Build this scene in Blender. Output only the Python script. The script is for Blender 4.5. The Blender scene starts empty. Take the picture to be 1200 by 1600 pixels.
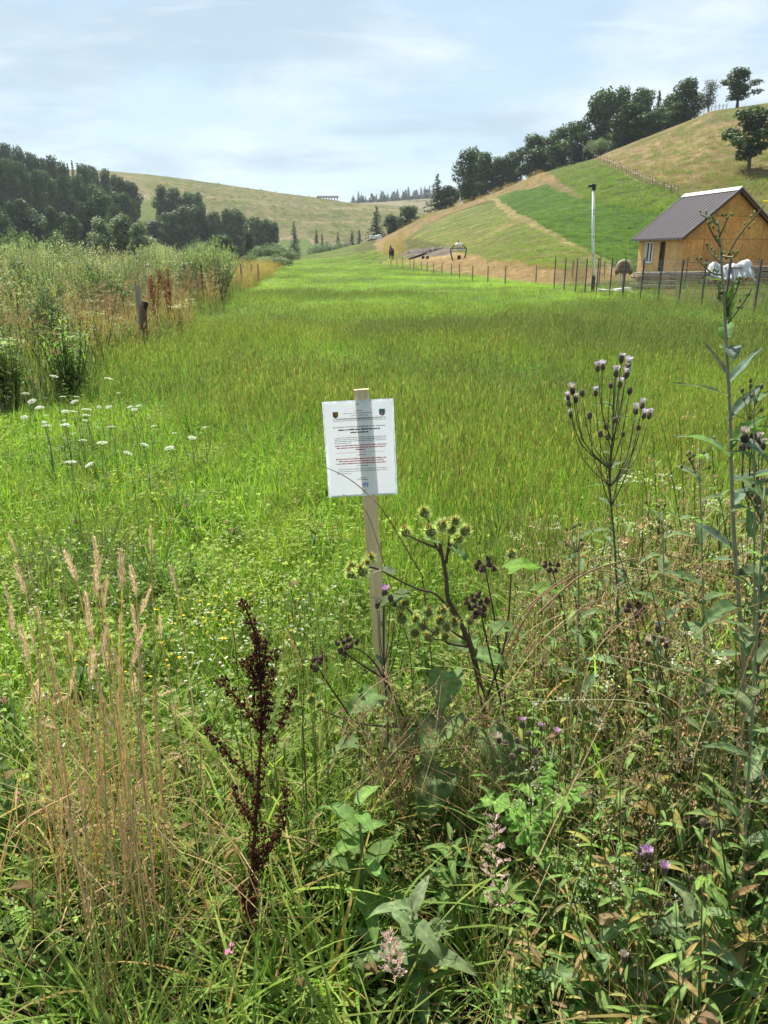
import bpy, bmesh, math, random
import numpy as np
from mathutils import Vector, Matrix, Euler

random.seed(11)
RNG = np.random.default_rng(11)
R = math.radians
SC = bpy.context.scene
COL = SC.collection

# ------------------------------------------------------------------ camera
EYE = 1.6
PITCH = math.atan(1 / 3)
FPX = 1200.0
cam_d = bpy.data.cameras.new('camera')
cam = bpy.data.objects.new('camera', cam_d)
COL.objects.link(cam)
cam.location = (0, 0, EYE)
cam.rotation_euler = (math.pi / 2 - PITCH, 0, 0)
cam_d.sensor_fit = 'VERTICAL'
cam_d.angle = 2 * math.atan(800 / FPX)
cam_d.clip_start = 0.05
cam_d.clip_end = 6000
SC.camera = cam

# ------------------------------------------------------------------ world, sun, exposure
SUN_AZ = R(-24)      # to the left of the view direction (+Y)
SUN_EL = R(56)
world = bpy.data.worlds.new('World')
SC.world = world
world.use_nodes = True
wt = world.node_tree
wt.nodes.clear()
def wn(t, **k):
    n = wt.nodes.new(t)
    for a, b in k.items(): setattr(n, a, b)
    return n
w_out = wn('ShaderNodeOutputWorld')
w_bg = wn('ShaderNodeBackground')
w_bg.inputs[1].default_value = 0.066
w_sky = wn('ShaderNodeTexSky')
w_sky.sky_type = 'NISHITA'
w_sky.sun_disc = False
w_sky.sun_elevation = SUN_EL
w_sky.sun_rotation = SUN_AZ
w_sky.dust_density = 1.2
w_sky.altitude = 600
w_tc = wn('ShaderNodeTexCoord')
w_sep = wn('ShaderNodeSeparateXYZ')
wt.links.new(w_tc.outputs['Generated'], w_sep.inputs[0])
def wmath(op, a, b=None, clamp=False):
    n = wn('ShaderNodeMath', operation=op); n.use_clamp = clamp
    for i, v in enumerate((a, b)):
        if v is None: continue
        if isinstance(v, (int, float)): n.inputs[i].default_value = v
        else: wt.links.new(v, n.inputs[i])
    return n.outputs[0]
zc = wmath('MAXIMUM', w_sep.outputs[2], 0.0)
zq = wmath('ADD', zc, 0.16)
cx = wmath('DIVIDE', w_sep.outputs[0], zq)
cy = wmath('DIVIDE', w_sep.outputs[1], zq)
w_cmb = wn('ShaderNodeCombineXYZ')
wt.links.new(cx, w_cmb.inputs[0]); wt.links.new(cy, w_cmb.inputs[1])
def wnoise(scale, detail, rough, off, sx=1.0, sy=1.0, dist=0.6):
    m = wn('ShaderNodeMapping')
    m.inputs['Location'].default_value = off
    m.inputs['Scale'].default_value = (sx, sy, 1)
    wt.links.new(w_cmb.outputs[0], m.inputs[0])
    n = wn('ShaderNodeTexNoise')
    n.inputs['Scale'].default_value = scale
    n.inputs['Detail'].default_value = detail
    n.inputs['Roughness'].default_value = rough
    n.inputs['Distortion'].default_value = dist
    wt.links.new(m.outputs[0], n.inputs['Vector'])
    return n.outputs['Fac']
def wramp(fac, lo, hi):
    n = wn('ShaderNodeMapRange'); n.interpolation_type = 'SMOOTHSTEP'
    n.inputs['From Min'].default_value = lo; n.inputs['From Max'].default_value = hi
    wt.links.new(fac, n.inputs['Value'])
    return n.outputs[0]
def wmix(fac, a, b):
    n = wn('ShaderNodeMix', data_type='RGBA')
    if isinstance(fac, (int, float)): n.inputs['Factor'].default_value = fac
    else: wt.links.new(fac, n.inputs['Factor'])
    for s, v in (('A', a), ('B', b)):
        i = [x for x in n.inputs if x.name == s and x.type == 'RGBA'][0]
        if isinstance(v, tuple): i.default_value = (*v, 1)
        else: wt.links.new(v, i)
    return [x for x in n.outputs if x.type == 'RGBA'][0]
# thin veil over the whole sky, soft bright banks and a few greyer streaks
veil = wmix(0.66, w_sky.outputs[0], (3.5, 4.55, 5.15))
banks = wramp(wnoise(1.1, 7, 0.56, (0.35, 0.2, 0), 1.0, 0.9, 0.2), 0.45, 0.64)
c1 = wmix(wmath('MULTIPLY', banks, 0.8), veil, (5.5, 6.05, 6.35))
greys = wramp(wnoise(1.2, 7, 0.55, (3.1, 1.4, 0), 0.9, 1.0, 0.2), 0.43, 0.64)
c2 = wmix(wmath('MULTIPLY', greys, 0.75), c1, (3.0, 3.95, 4.8))
wisps = wramp(wnoise(2.3, 8, 0.62, (7.0, 2.0, 0), 0.55, 2.0, 1.0), 0.54, 0.78)
c3 = wmix(wmath('MULTIPLY', wisps, 0.28), c2, (6.2, 6.5, 6.7))
wt.links.new(c3, w_bg.inputs[0])
wt.links.new(w_bg.outputs[0], w_out.inputs[0])

sun_d = bpy.data.lights.new('sun', 'SUN')
sun = bpy.data.objects.new('sun', sun_d)
COL.objects.link(sun)
sun_dir = Vector((math.sin(SUN_AZ) * math.cos(SUN_EL), math.cos(SUN_AZ) * math.cos(SUN_EL), math.sin(SUN_EL)))
sun.rotation_euler = sun_dir.to_track_quat('Z', 'Y').to_euler()
sun.location = (0, 0, 50)
sun_d.energy = 4.7
sun_d.angle = R(0.55)
sun_d.color = (1.0, 0.955, 0.87)

SC.view_settings.view_transform = 'Standard'
SC.view_settings.look = 'None'
SC.view_settings.exposure = 1.34
SC.view_settings.gamma = 1.0
SC.view_settings.use_curve_mapping = False
SC.render.engine = 'CYCLES'
SC.cycles.use_denoising = True
SC.cycles.max_bounces = 8
SC.cycles.diffuse_bounces = 3
SC.cycles.transmission_bounces = 4
SC.cycles.transparent_max_bounces = 8
SC.cycles.volume_bounces = 0
SC.cycles.sample_clamp_indirect = 4.0

# ------------------------------------------------------------------ pixel <-> place helpers (photograph 1200 x 1600)
CT, ST = math.cos(PITCH), math.sin(PITCH)
def tan_up(py):
    t = (py - 800) / FPX
    return -((t + ST / CT) / (1 - t * ST / CT))
def at(px, py, Y):
    k = tan_up(py)
    h = -k * Y
    fwd = Y * CT + h * ST
    return Vector(((px - 600) / FPX * fwd, Y, EYE - h))
def wcoord(px, py):
    k = tan_up(py)
    return (px - 600) / FPX * (CT - k * ST)
def project(x, y, z):
    h = EYE - z
    fwd = np.maximum(y * CT + h * ST, 1e-3)
    dn = h * CT - y * ST
    return 600 + FPX * x / fwd, 800 + FPX * dn / fwd

def prof(pts, D):
    pts = sorted(pts)
    w = np.array([wcoord(a, b) for a, b in pts])
    if callable(D): d = np.array([D(a) for a, b in pts])
    else: d = np.full(len(pts), float(D))
    z = np.array([EYE + tan_up(b) * D_ for (a, b), D_ in zip(pts, d)])
    return w, z, d
_dr = lambda px: float(np.interp(px, [430, 520, 600, 700, 830, 940, 1100, 1200, 1500], [210, 230, 260, 255, 238, 205, 188, 180, 175]))
RW, RZ, RD = prof([(425, 408), (455, 403.5), (520, 391), (580, 377), (600, 371), (640, 351), (670, 333), (700, 326), (740, 314), (790, 294),
                   (840, 271), (930, 246), (960, 233), (1023, 209), (1086, 185), (1110, 174), (1200, 161), (1300, 145), (1500, 120), (2200, 100)], _dr)
RBASE = (np.array([wcoord(a, 400) for a in (425, 540, 600, 700, 800, 870, 1000, 1200, 2200)]), np.array([140, 140, 100, 74, 58, 54, 62, 62, 60.0]))
LW, LZ, LD = prof([(-900, 250), (-300, 240), (0, 262), (155, 266), (220, 271), (300, 281), (430, 300), (490, 308), (545, 316.5), (600, 320), (670, 327),
                   (760, 345), (850, 380), (950, 402)], 560)
LBASE = (np.array([wcoord(a, 400) for a in (-900, 0, 230, 330, 700)]), np.array([190, 190, 230, 320, 340.0]))
FW, FZ, FD = prof([(430, 400), (500, 335), (545, 319), (600, 316), (680, 311), (760, 305), (860, 310), (1000, 340), (1100, 395)], 1000)

def hills(x, y):
    x = np.asarray(x, float); y = np.asarray(y, float)
    d = np.maximum(y, 1e-3)
    w = np.clip(x / d, -1.6, 1.6)
    fade = np.clip((1.45 - np.abs(x) / np.maximum(d, 1e-3)) / 0.4, 0, 1) * (y > 2)
    # right hill
    zr = np.maximum(np.interp(w, RW, RZ), 0); dr = np.interp(w, RW, RD); db = np.interp(w, *RBASE)
    zr = np.where(w < RW[0], 0, zr)
    s = np.clip((d - db) / (dr - db), 0, 1)
    g = 0.72 * s + 0.28 * s * s * (3 - 2 * s)
    a = zr * g - np.clip(d - dr, 0, 1e4) * np.interp(w, [0.0, 0.12, 0.3], [0.10, 0.10, 0.03])
    # left hill
    zl = np.maximum(np.interp(w, LW, LZ), 0); dbl = np.interp(w, *LBASE)
    s = np.clip((d - dbl) / (560 - dbl), 0, 1)
    b = zl * (0.6 * s + 0.4 * s * s * (3 - 2 * s)) - np.clip(d - 560, 0, 1e4) * 0.12
    # far ridge
    zf = np.maximum(np.interp(w, FW, FZ), 0)
    s = np.clip((d - 640) / 360, 0, 1)
    c = zf * s * s * (3 - 2 * s) - np.clip(d - 1000, 0, 1e4) * 0.05
    z = np.maximum(np.maximum(a, b), np.maximum(c, 0))
    und = 0.03 * np.sin(x * 0.9 + 1.3 * np.sin(y * 0.31)) + 0.04 * np.sin(y * 0.45 + 0.7) * np.sin(x * 0.37)
    roll = 0.5 * np.sin(x * 0.055 + 2.0 * np.sin(y * 0.021)) * np.sin(y * 0.043 + 1.0)
    return z * fade + und * np.clip(d / 6, 0, 1) * fade + roll * np.clip((z - 2) / 10, 0, 1) * fade * np.clip((d - 90) / 60, 0, 1) * 0.6
def hz(x, y): return float(hills(x, y))
def ground(px, py, lo=1.0, hi=1500.0):
    k = tan_up(py)
    ys = np.geomspace(lo, hi, 6000)
    zs = EYE + k * ys
    xs = (px - 600) / FPX * (ys * CT + (EYE - zs) * ST)
    below = zs <= hills(xs, ys)
    i = int(np.argmax(below)) if below.any() else len(ys) - 1
    return Vector((xs[i], ys[i], float(hills(xs[i], ys[i]))))

def inpoly(px, py, poly):
    r = np.zeros(px.shape, bool); n = len(poly); j = n - 1
    for i in range(n):
        xi, yi = poly[i]; xj, yj = poly[j]
        c = ((yi > py) != (yj > py)) & (px < (xj - xi) * (py - yi) / (yj - yi + 1e-9) + xi)
        r ^= c; j = i
    return r
def vnoise(x, y, s, seed=0):
    x = np.asarray(x, float) / s + seed * 17.3; y = np.asarray(y, float) / s + seed * 9.1
    xi = np.floor(x).astype(int); yi = np.floor(y).astype(int); fx = x - xi; fy = y - yi
    fx = fx * fx * (3 - 2 * fx); fy = fy * fy * (3 - 2 * fy)
    def hsh(a, b):
        v = np.sin(a * 127.1 + b * 311.7 + seed * 74.7) * 43758.5453
        return v - np.floor(v)
    return (hsh(xi, yi) * (1 - fx) + hsh(xi + 1, yi) * fx) * (1 - fy) + (hsh(xi, yi + 1) * (1 - fx) + hsh(xi + 1, yi + 1) * fx) * fy
def fbm(x, y, s, seed=0):
    return (vnoise(x, y, s, seed) * 4 + vnoise(x, y, s / 2.1, seed + 1) * 2 + vnoise(x, y, s / 4.3, seed + 2)) / 7

# ------------------------------------------------------------------ object helpers
def link(o): COL.objects.link(o); return o
def tag(o, label=None, cat=None, group=None, kind=None):
    if label: o['label'] = label
    if cat: o['category'] = cat
    if group: o['group'] = group
    if kind: o['kind'] = kind
    return o
def thing(name, label, cat, loc=(0, 0, 0), rz=0.0, group=None):
    o = bpy.data.objects.new(name, None); link(o)
    o.empty_display_size = 0.1
    o.location = loc; o.rotation_euler = (0, 0, rz)
    return tag(o, label, cat, group)
def child(name, mesh, parent):
    o = bpy.data.objects.new(name, mesh); link(o)
    if parent is not None: o.parent = parent
    return o
def copy_tree(o, parent=None):
    c = o.copy(); link(c)
    if parent is not None: c.parent = parent
    for ch in list(o.children): copy_tree(ch, c)
    return c
def V3(*a): return Vector(a)
def jit(c, a=0.15):
    k = 1 + random.uniform(-a, a)
    return tuple(max(0.0, v * k * (1 + random.uniform(-a, a) * 0.4)) for v in c)

def mesh_np(name, V, F, C, mat, smooth=False):
    me = bpy.data.meshes.new(name)
    n, m, k = len(V), len(F), F.shape[1]
    me.vertices.add(n); me.loops.add(m * k); me.polygons.add(m)
    me.vertices.foreach_set('co', np.ascontiguousarray(V, np.float32).ravel())
    me.loops.foreach_set('vertex_index', np.ascontiguousarray(F, np.int32).ravel())
    me.polygons.foreach_set('loop_start', np.arange(0, m * k, k, dtype=np.int32))
    if C is not None:
        a = me.color_attributes.new('Col', 'FLOAT_COLOR', 'POINT')
        a.data.foreach_set('color', np.concatenate([C, np.ones((n, 1))], 1).astype(np.float32).ravel())
    if smooth: me.polygons.foreach_set('use_smooth', np.ones(m, bool))
    me.update(calc_edges=True)
    if mat: me.materials.append(mat)
    return me

class MB:
    def __init__(s): s.v = []; s.f = []; s.c = []
    def add(s, vs, fs, col):
        o = len(s.v)
        s.v.extend([tuple(v) for v in vs])
        s.f.extend([tuple(i + o for i in f) for f in fs])
        if isinstance(col, list): s.c.extend(col)
        else: s.c.extend([col] * len(vs))
    def mesh(s, name, mat, smooth=False):
        me = bpy.data.meshes.new(name)
        me.from_pydata(s.v, [], s.f)
        a = me.color_attributes.new('Col', 'FLOAT_COLOR', 'POINT')
        if s.v:
            a.data.foreach_set('color', np.array([(*c, 1.0) for c in s.c], np.float32).ravel())
        if smooth: me.polygons.foreach_set('use_smooth', np.ones(len(s.f), bool))
        me.materials.append(mat)
        me.update()
        return me
    def build(s, name, mat, parent=None, smooth=False):
        return child(name, s.mesh(name, mat, smooth), parent)
    # --- shapes
    def box(s, c, size, col, rot=None):
        hx, hy, hz_ = (q / 2 for q in size)
        vs = [Vector((x, y, z)) for x in (-hx, hx) for y in (-hy, hy) for z in (-hz_, hz_)]
        if rot is not None: vs = [rot @ v for v in vs]
        c = Vector(c)
        s.add([v + c for v in vs], [(0, 1, 3, 2), (4, 6, 7, 5), (0, 4, 5, 1), (2, 3, 7, 6), (0, 2, 6, 4), (1, 5, 7, 3)], col)
    def tube(s, pts, rad, col, sides=5, cap=True):
        pts = [Vector(p) for p in pts]; n = len(pts)
        if not isinstance(rad, (list, tuple)): rad = [rad] * n
        vs = []; cs = []
        prev = None
        for i, p in enumerate(pts):
            t = (pts[min(i + 1, n - 1)] - pts[max(i - 1, 0)])
            t = t.normalized() if t.length > 1e-9 else Vector((0, 0, 1))
            if prev is None: prev = t.orthogonal().normalized()
            u = (prev - t * prev.dot(t)); u = u.normalized() if u.length > 1e-6 else t.orthogonal().normalized()
            prev = u; w = t.cross(u)
            for k in range(sides):
                a = 2 * math.pi * k / sides
                vs.append(p + (u * math.cos(a) + w * math.sin(a)) * rad[i])
            cc = col[i] if isinstance(col, list) else col
            cs += [cc] * sides
        fs = [(i * sides + k, i * sides + (k + 1) % sides, (i + 1) * sides + (k + 1) % sides, (i + 1) * sides + k) for i in range(n - 1) for k in range(sides)]
        if cap:
            fs.append(tuple(range(sides - 1, -1, -1))); fs.append(tuple((n - 1) * sides + k for k in range(sides)))
        s.add(vs, fs, cs)
    def ribbon(s, pts, wid, side, col):
        n = len(pts); vs = []; cs = []; fs = []
        side = Vector(side)
        for i, p in enumerate(pts):
            cc = col[i] if isinstance(col, list) else col
            if i == n - 1 and wid[i] == 0: vs.append(Vector(p)); cs.append(cc)
            else: vs += [Vector(p) - side * wid[i] / 2, Vector(p) + side * wid[i] / 2]; cs += [cc, cc]
        for i in range(n - 1):
            a = 2 * i
            if i == n - 2 and wid[-1] == 0: fs.append((a, a + 1, a + 2))
            else: fs.append((a, a + 1, a + 3, a + 2))
        s.add(vs, fs, cs)
    def blade(s, base, az, L, W, lean, curve, col, seg=4, tipcol=None):
        d = Vector((math.cos(az), math.sin(az), 0)); side = Vector((-math.sin(az), math.cos(az), 0))
        p = Vector(base); pts = [p.copy()]; a = lean
        for i in range(seg):
            a2 = a + curve * (i + 0.5) / seg * 1.6 / 1.6
            p = p + (d * math.sin(a2) + Vector((0, 0, 1)) * math.cos(a2)) * (L / seg); pts.append(p.copy())
        wid = [W * (0.75 if i == 0 else (1 - (i / seg) ** 2.2)) for i in range(seg)] + [0]
        if tipcol: colr = [tuple(c + (t - c) * (i / seg) ** 1.5 for c, t in zip(col, tipcol)) for i in range(seg + 1)]
        else: colr = [tuple(c * (0.8 + 0.25 * i / seg) for c in col) for i in range(seg + 1)]
        s.ribbon(pts, wid, side, colr)
        return pts[-1]
    def leaf(s, base, d, up, L, W, col, shape='ovate', droop=0.6, fold=0.25, seg=6, wave=0.0, rib=None):
        d = Vector(d).normalized(); up = Vector(up)
        up = (up - d * up.dot(d)); up = up.normalized() if up.length > 1e-5 else d.orthogonal().normalized()
        p = Vector(base); vs = []; cs = []; fs = []
        ph = random.uniform(0, 6)
        ribc = rib or tuple(min(1, c * 1.35 + 0.02) for c in col)
        for i in range(seg + 1):
            t = i / seg
            if shape == 'ovate': w = (math.sin(math.pi * t ** 0.62)) ** 0.9
            elif shape == 'heart': w = min(1, (t + 0.16) * 4) ** 0.6 * (1 - t ** 2.2)
            elif shape == 'lance': w = math.sin(math.pi * (0.06 + 0.94 * t) ** 0.75) ** 0.9
            elif shape == 'lobed':
                w = math.sin(math.pi * (0.08 + 0.92 * t) ** 0.9) ** 0.7 * (0.55 + 0.45 * math.cos(2 * math.pi * t * 3.5 + 0.8))
            else: w = 1 - t
            w = max(w, 0.0) * W / 2
            sd = d.cross(up).normalized()
            wv = wave * W * math.sin(ph + t * 9)
            l = p - sd * w * math.cos(fold) + up * (w * math.sin(fold) + wv)
            r = p + sd * w * math.cos(fold) + up * (w * math.sin(fold) - wv)
            vs += [l, p.copy(), r]
            k = random.uniform(0.93, 1.07)
            cs += [tuple(c * k for c in col), ribc, tuple(c * k for c in col)]
            if i < seg:
                a = 3 * i
                fs += [(a, a + 1, a + 4, a + 3), (a + 1, a + 2, a + 5, a + 4)]
            p = p + d * (L / seg)
            rot = Matrix.Rotation(-droop / seg, 3, sd)
            d = (rot @ d).normalized(); up = (rot @ up).normalized()
        s.add(vs, fs, cs)
    def broad_leaf(s, base, d, up, L, W, col, shape='heart', droop=0.9, fold=0.2, seg=12, wave=0.05):
        d = Vector(d).normalized(); up = Vector(up); up = (up - d * up.dot(d)).normalized()
        p = Vector(base); vs = []; cs = []; fs = []; ph = random.uniform(0, 6); tw = random.uniform(-.5, .5)
        for i in range(seg + 1):
            t = i / seg
            if shape == 'heart': w = min(1, (t + 0.10) * 4.5) ** 0.6 * max(0, 1 - t ** 1.9) ** 0.8
            elif shape == 'lance': w = math.sin(math.pi * (0.06 + 0.94 * t) ** 0.75) ** 0.9
            elif shape == 'lobed': w = max(0, math.sin(math.pi * (0.06 + 0.94 * t) ** 0.85)) ** 0.6 * (0.22 + 0.78 * abs(math.cos(math.pi * t * 4.2 + .4)) ** 1.3)
            else: w = max(0, math.sin(math.pi * (0.03 + 0.97 * t) ** 0.66)) ** 0.85
            w *= W / 2 * (1 + random.uniform(-.06, .06)); sd = d.cross(up).normalized()
            for j in range(-3, 4):
                u = j / 3; off = (fold * abs(u) * w + wave * W * u * u * math.sin(ph + t * 11 + (2 if j > 0 else 0)) + 0.02 * W * math.sin(t * seg * 1.57 + abs(j)))
                vs.append(p + sd * u * w + up * off + d * (-0.10 * W * abs(u) if shape != 'heart' else -0.18 * W * u * u * max(0, .4 - t) * 2.5))
                k = random.uniform(0.86, 1.12) * (1.3 if j == 0 else (1.12 if i % 2 else 0.92)); cs.append(tuple(min(1, c * k) for c in col))
            if i < seg:
                for j in range(6):
                    a = 7 * i + j; fs.append((a, a + 1, a + 8, a + 7))
            p = p + d * (L / seg); rot = Matrix.Rotation(-droop / seg, 3, sd) @ Matrix.Rotation(tw / seg, 3, d)
            d = (rot @ d).normalized(); up = (rot @ up).normalized()
        s.add(vs, fs, cs)
    def ball(s, c, r, col, sub=1, squash=(1, 1, 1), rough=0.0, axis=None):
        V, F = ICO[sub]
        q = axis.to_track_quat('Z', 'Y').to_matrix() if axis is not None else None
        vs = []
        for v in V:
            k = 1 + random.uniform(-rough, rough)
            u = Vector((v[0] * squash[0], v[1] * squash[1], v[2] * squash[2])) * r * k
            if q: u = q @ u
            vs.append(u + Vector(c))
        s.add(vs, F, col)

ICO = {}
for sub in (1, 2, 3):
    bm = bmesh.new(); bmesh.ops.create_icosphere(bm, subdivisions=sub, radius=1)
    bm.verts.ensure_lookup_table()
    ICO[sub] = ([tuple(v.co) for v in bm.verts], [tuple(v.index for v in f.verts) for f in bm.faces]); bm.free()

# ------------------------------------------------------------------ materials
class NT:
    def __init__(s, name):
        s.m = bpy.data.materials.new(name); s.m.use_nodes = True
        s.t = s.m.node_tree; s.t.nodes.clear()
        s.out = s.n('ShaderNodeOutputMaterial')
    def n(s, t, **k):
        q = s.t.nodes.new(t)
        for a, b in k.items(): setattr(q, a, b)
        return q
    def l(s, a, b): s.t.links.new(a, b)
    def mix(s, fac, a, b, blend='MIX'):
        q = s.n('ShaderNodeMix', data_type='RGBA', blend_type=blend)
        if isinstance(fac, (int, float)): q.inputs['Factor'].default_value = fac
        else: s.l(fac, q.inputs['Factor'])
        for nm, v in (('A', a), ('B', b)):
            i = [x for x in q.inputs if x.name == nm and x.type == 'RGBA'][0]
            if isinstance(v, tuple): i.default_value = (*v[:3], 1)
            else: s.l(v, i)
        return [x for x in q.outputs if x.type == 'RGBA'][0]
    def noise(s, scale, detail=4, rough=0.55, vec=None, stretch=None, dist=0.0):
        q = s.n('ShaderNodeTexNoise'); q.inputs['Scale'].default_value = scale
        q.inputs['Detail'].default_value = detail; q.inputs['Roughness'].default_value = rough; q.inputs['Distortion'].default_value = dist
        tc = s.n('ShaderNodeTexCoord'); src = vec or tc.outputs['Object']
        if stretch:
            mp = s.n('ShaderNodeMapping'); mp.inputs['Scale'].default_value = stretch
            s.l(src, mp.inputs[0]); src = mp.outputs[0]
        s.l(src, q.inputs['Vector'])
        return q.outputs['Fac']
    def rng(s, f, a, b, c=0.0, d=1.0):
        q = s.n('ShaderNodeMapRange')
        for k, v in zip(('From Min', 'From Max', 'To Min', 'To Max'), (a, b, c, d)): q.inputs[k].default_value = v
        s.l(f, q.inputs['Value']); return q.outputs[0]
    def bsdf(s, col, rough=0.7, spec=0.3, metal=0.0, bump=None, bs=0.3, bd=0.01):
        p = s.n('ShaderNodeBsdfPrincipled')
        if isinstance(col, tuple): p.inputs['Base Color'].default_value = (*col, 1)
        else: s.l(col, p.inputs['Base Color'])
        if isinstance(rough, (int, float)): p.inputs['Roughness'].default_value = rough
        else: s.l(rough, p.inputs['Roughness'])
        p.inputs['Specular IOR Level'].default_value = spec; p.inputs['Metallic'].default_value = metal
        if bump is not None:
            b = s.n('ShaderNodeBump'); b.inputs['Strength'].default_value = bs; b.inputs['Distance'].default_value = bd
            s.l(bump, b.inputs['Height']); s.l(b.outputs[0], p.inputs['Normal'])
        return p
    def done(s, sh): s.l(sh.outputs[0] if hasattr(sh, 'outputs') else sh, s.out.inputs[0]); return s.m

def foliage_mat(name, inst=False, trans=0.48, rough=0.6, spec=0.12, vary=0.14, warm=(1.02, 1.28, 0.5)):
    t = NT(name)
    a = t.n('ShaderNodeAttribute', attribute_name='Col'); c = a.outputs['Color']
    if inst:
        b = t.n('ShaderNodeAttribute', attribute_name='tint', attribute_type='INSTANCER')
        c = t.mix(1.0, c, b.outputs['Color'], 'MULTIPLY')
    oi = t.n('ShaderNodeObjectInfo')
    k = t.rng(oi.outputs['Random'], 0, 1, 1 - vary, 1 + vary)
    if not inst and name != 'tree_leaf':
        f = t.noise(70, 5, 0.6); kk = t.rng(f, 0.3, 0.7, 0.72, 1.28); g = t.n('ShaderNodeCombineColor')
        for q in range(3): t.l(kk, g.inputs[q])
        c = t.mix(1.0, c, g.outputs[0], 'MULTIPLY')
    hsv = t.n('ShaderNodeHueSaturation'); t.l(c, hsv.inputs['Color']); t.l(k, hsv.inputs['Value'])
    c = hsv.outputs['Color']
    p = t.bsdf(c, rough, spec)
    tr = t.n('ShaderNodeBsdfTranslucent')
    t.l(t.mix(1.0, c, warm, 'MULTIPLY'), tr.inputs['Color'])
    mx = t.n('ShaderNodeMixShader'); mx.inputs[0].default_value = trans
    t.l(p.outputs[0], mx.inputs[1]); t.l(tr.outputs[0], mx.inputs[2])
    return t.done(mx)
M_LEAF = foliage_mat('leaf')
M_LEAF_I = foliage_mat('leaf_scattered', inst=True)
M_DRY = foliage_mat('dry_plant', trans=0.42, rough=0.75, spec=0.15, warm=(1.1, 1.0, 0.8))
M_DRY_I = foliage_mat('dry_plant_scattered', inst=True, trans=0.42, rough=0.75, spec=0.15, warm=(1.1, 1.0, 0.8))
M_TREE = foliage_mat('tree_leaf', trans=0.22, rough=0.6, spec=0.2, vary=0.1)
M_PETAL = foliage_mat('petal', trans=0.3, rough=0.7, spec=0.1, vary=0.05, warm=(1, 1, 1))

def plain_mat(name, rough=0.7, spec=0.3, metal=0.0, nscale=30, namt=0.2, stretch=None, bs=0.3, bd=0.003):
    t = NT(name)
    a = t.n('ShaderNodeAttribute', attribute_name='Col')
    f = t.noise(nscale, 6, 0.6, stretch=stretch)
    lo = 1 - namt; hi = 1 + namt
    g = t.n('ShaderNodeCombineColor')
    v = t.rng(f, 0.25, 0.75, lo, hi)
    for i in range(3): t.l(v, g.inputs[i])
    c = t.mix(1.0, a.outputs['Color'], g.outputs[0], 'MULTIPLY')
    return t.done(t.bsdf(c, rough, spec, metal, bump=f, bs=bs, bd=bd))
M_BARK = plain_mat('bark', 0.9, 0.1, nscale=8, namt=0.4, stretch=(1, 1, 0.2), bd=0.03)
M_WOODGREY = plain_mat('weathered_wood', 0.85, 0.15, nscale=25, namt=0.45, stretch=(1, 1, 0.12), bd=0.004)
M_PLANK = plain_mat('sawn_plank', 0.85, 0.15, nscale=10, namt=0.35, stretch=(0.15, 1, 1), bd=0.004)
M_STAKE = plain_mat('raw_pine', 0.7, 0.25, nscale=60, namt=0.22, stretch=(1, 1, 0.06), bd=0.0008)
M_METAL = plain_mat('painted_metal', 0.5, 0.4, nscale=6, namt=0.12, bs=0.05)
M_PAINT = plain_mat('white_paint', 0.55, 0.3, nscale=3, namt=0.15, stretch=(1, 1, 0.3), bs=0.05)
M_STEM = plain_mat('plant_stem', 0.6, 0.3, nscale=80, namt=0.15, bs=0.1)
M_MATTE = plain_mat('matte_thing', 0.9, 0.1, nscale=4, namt=0.25, bs=0.2, bd=0.02)

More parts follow.
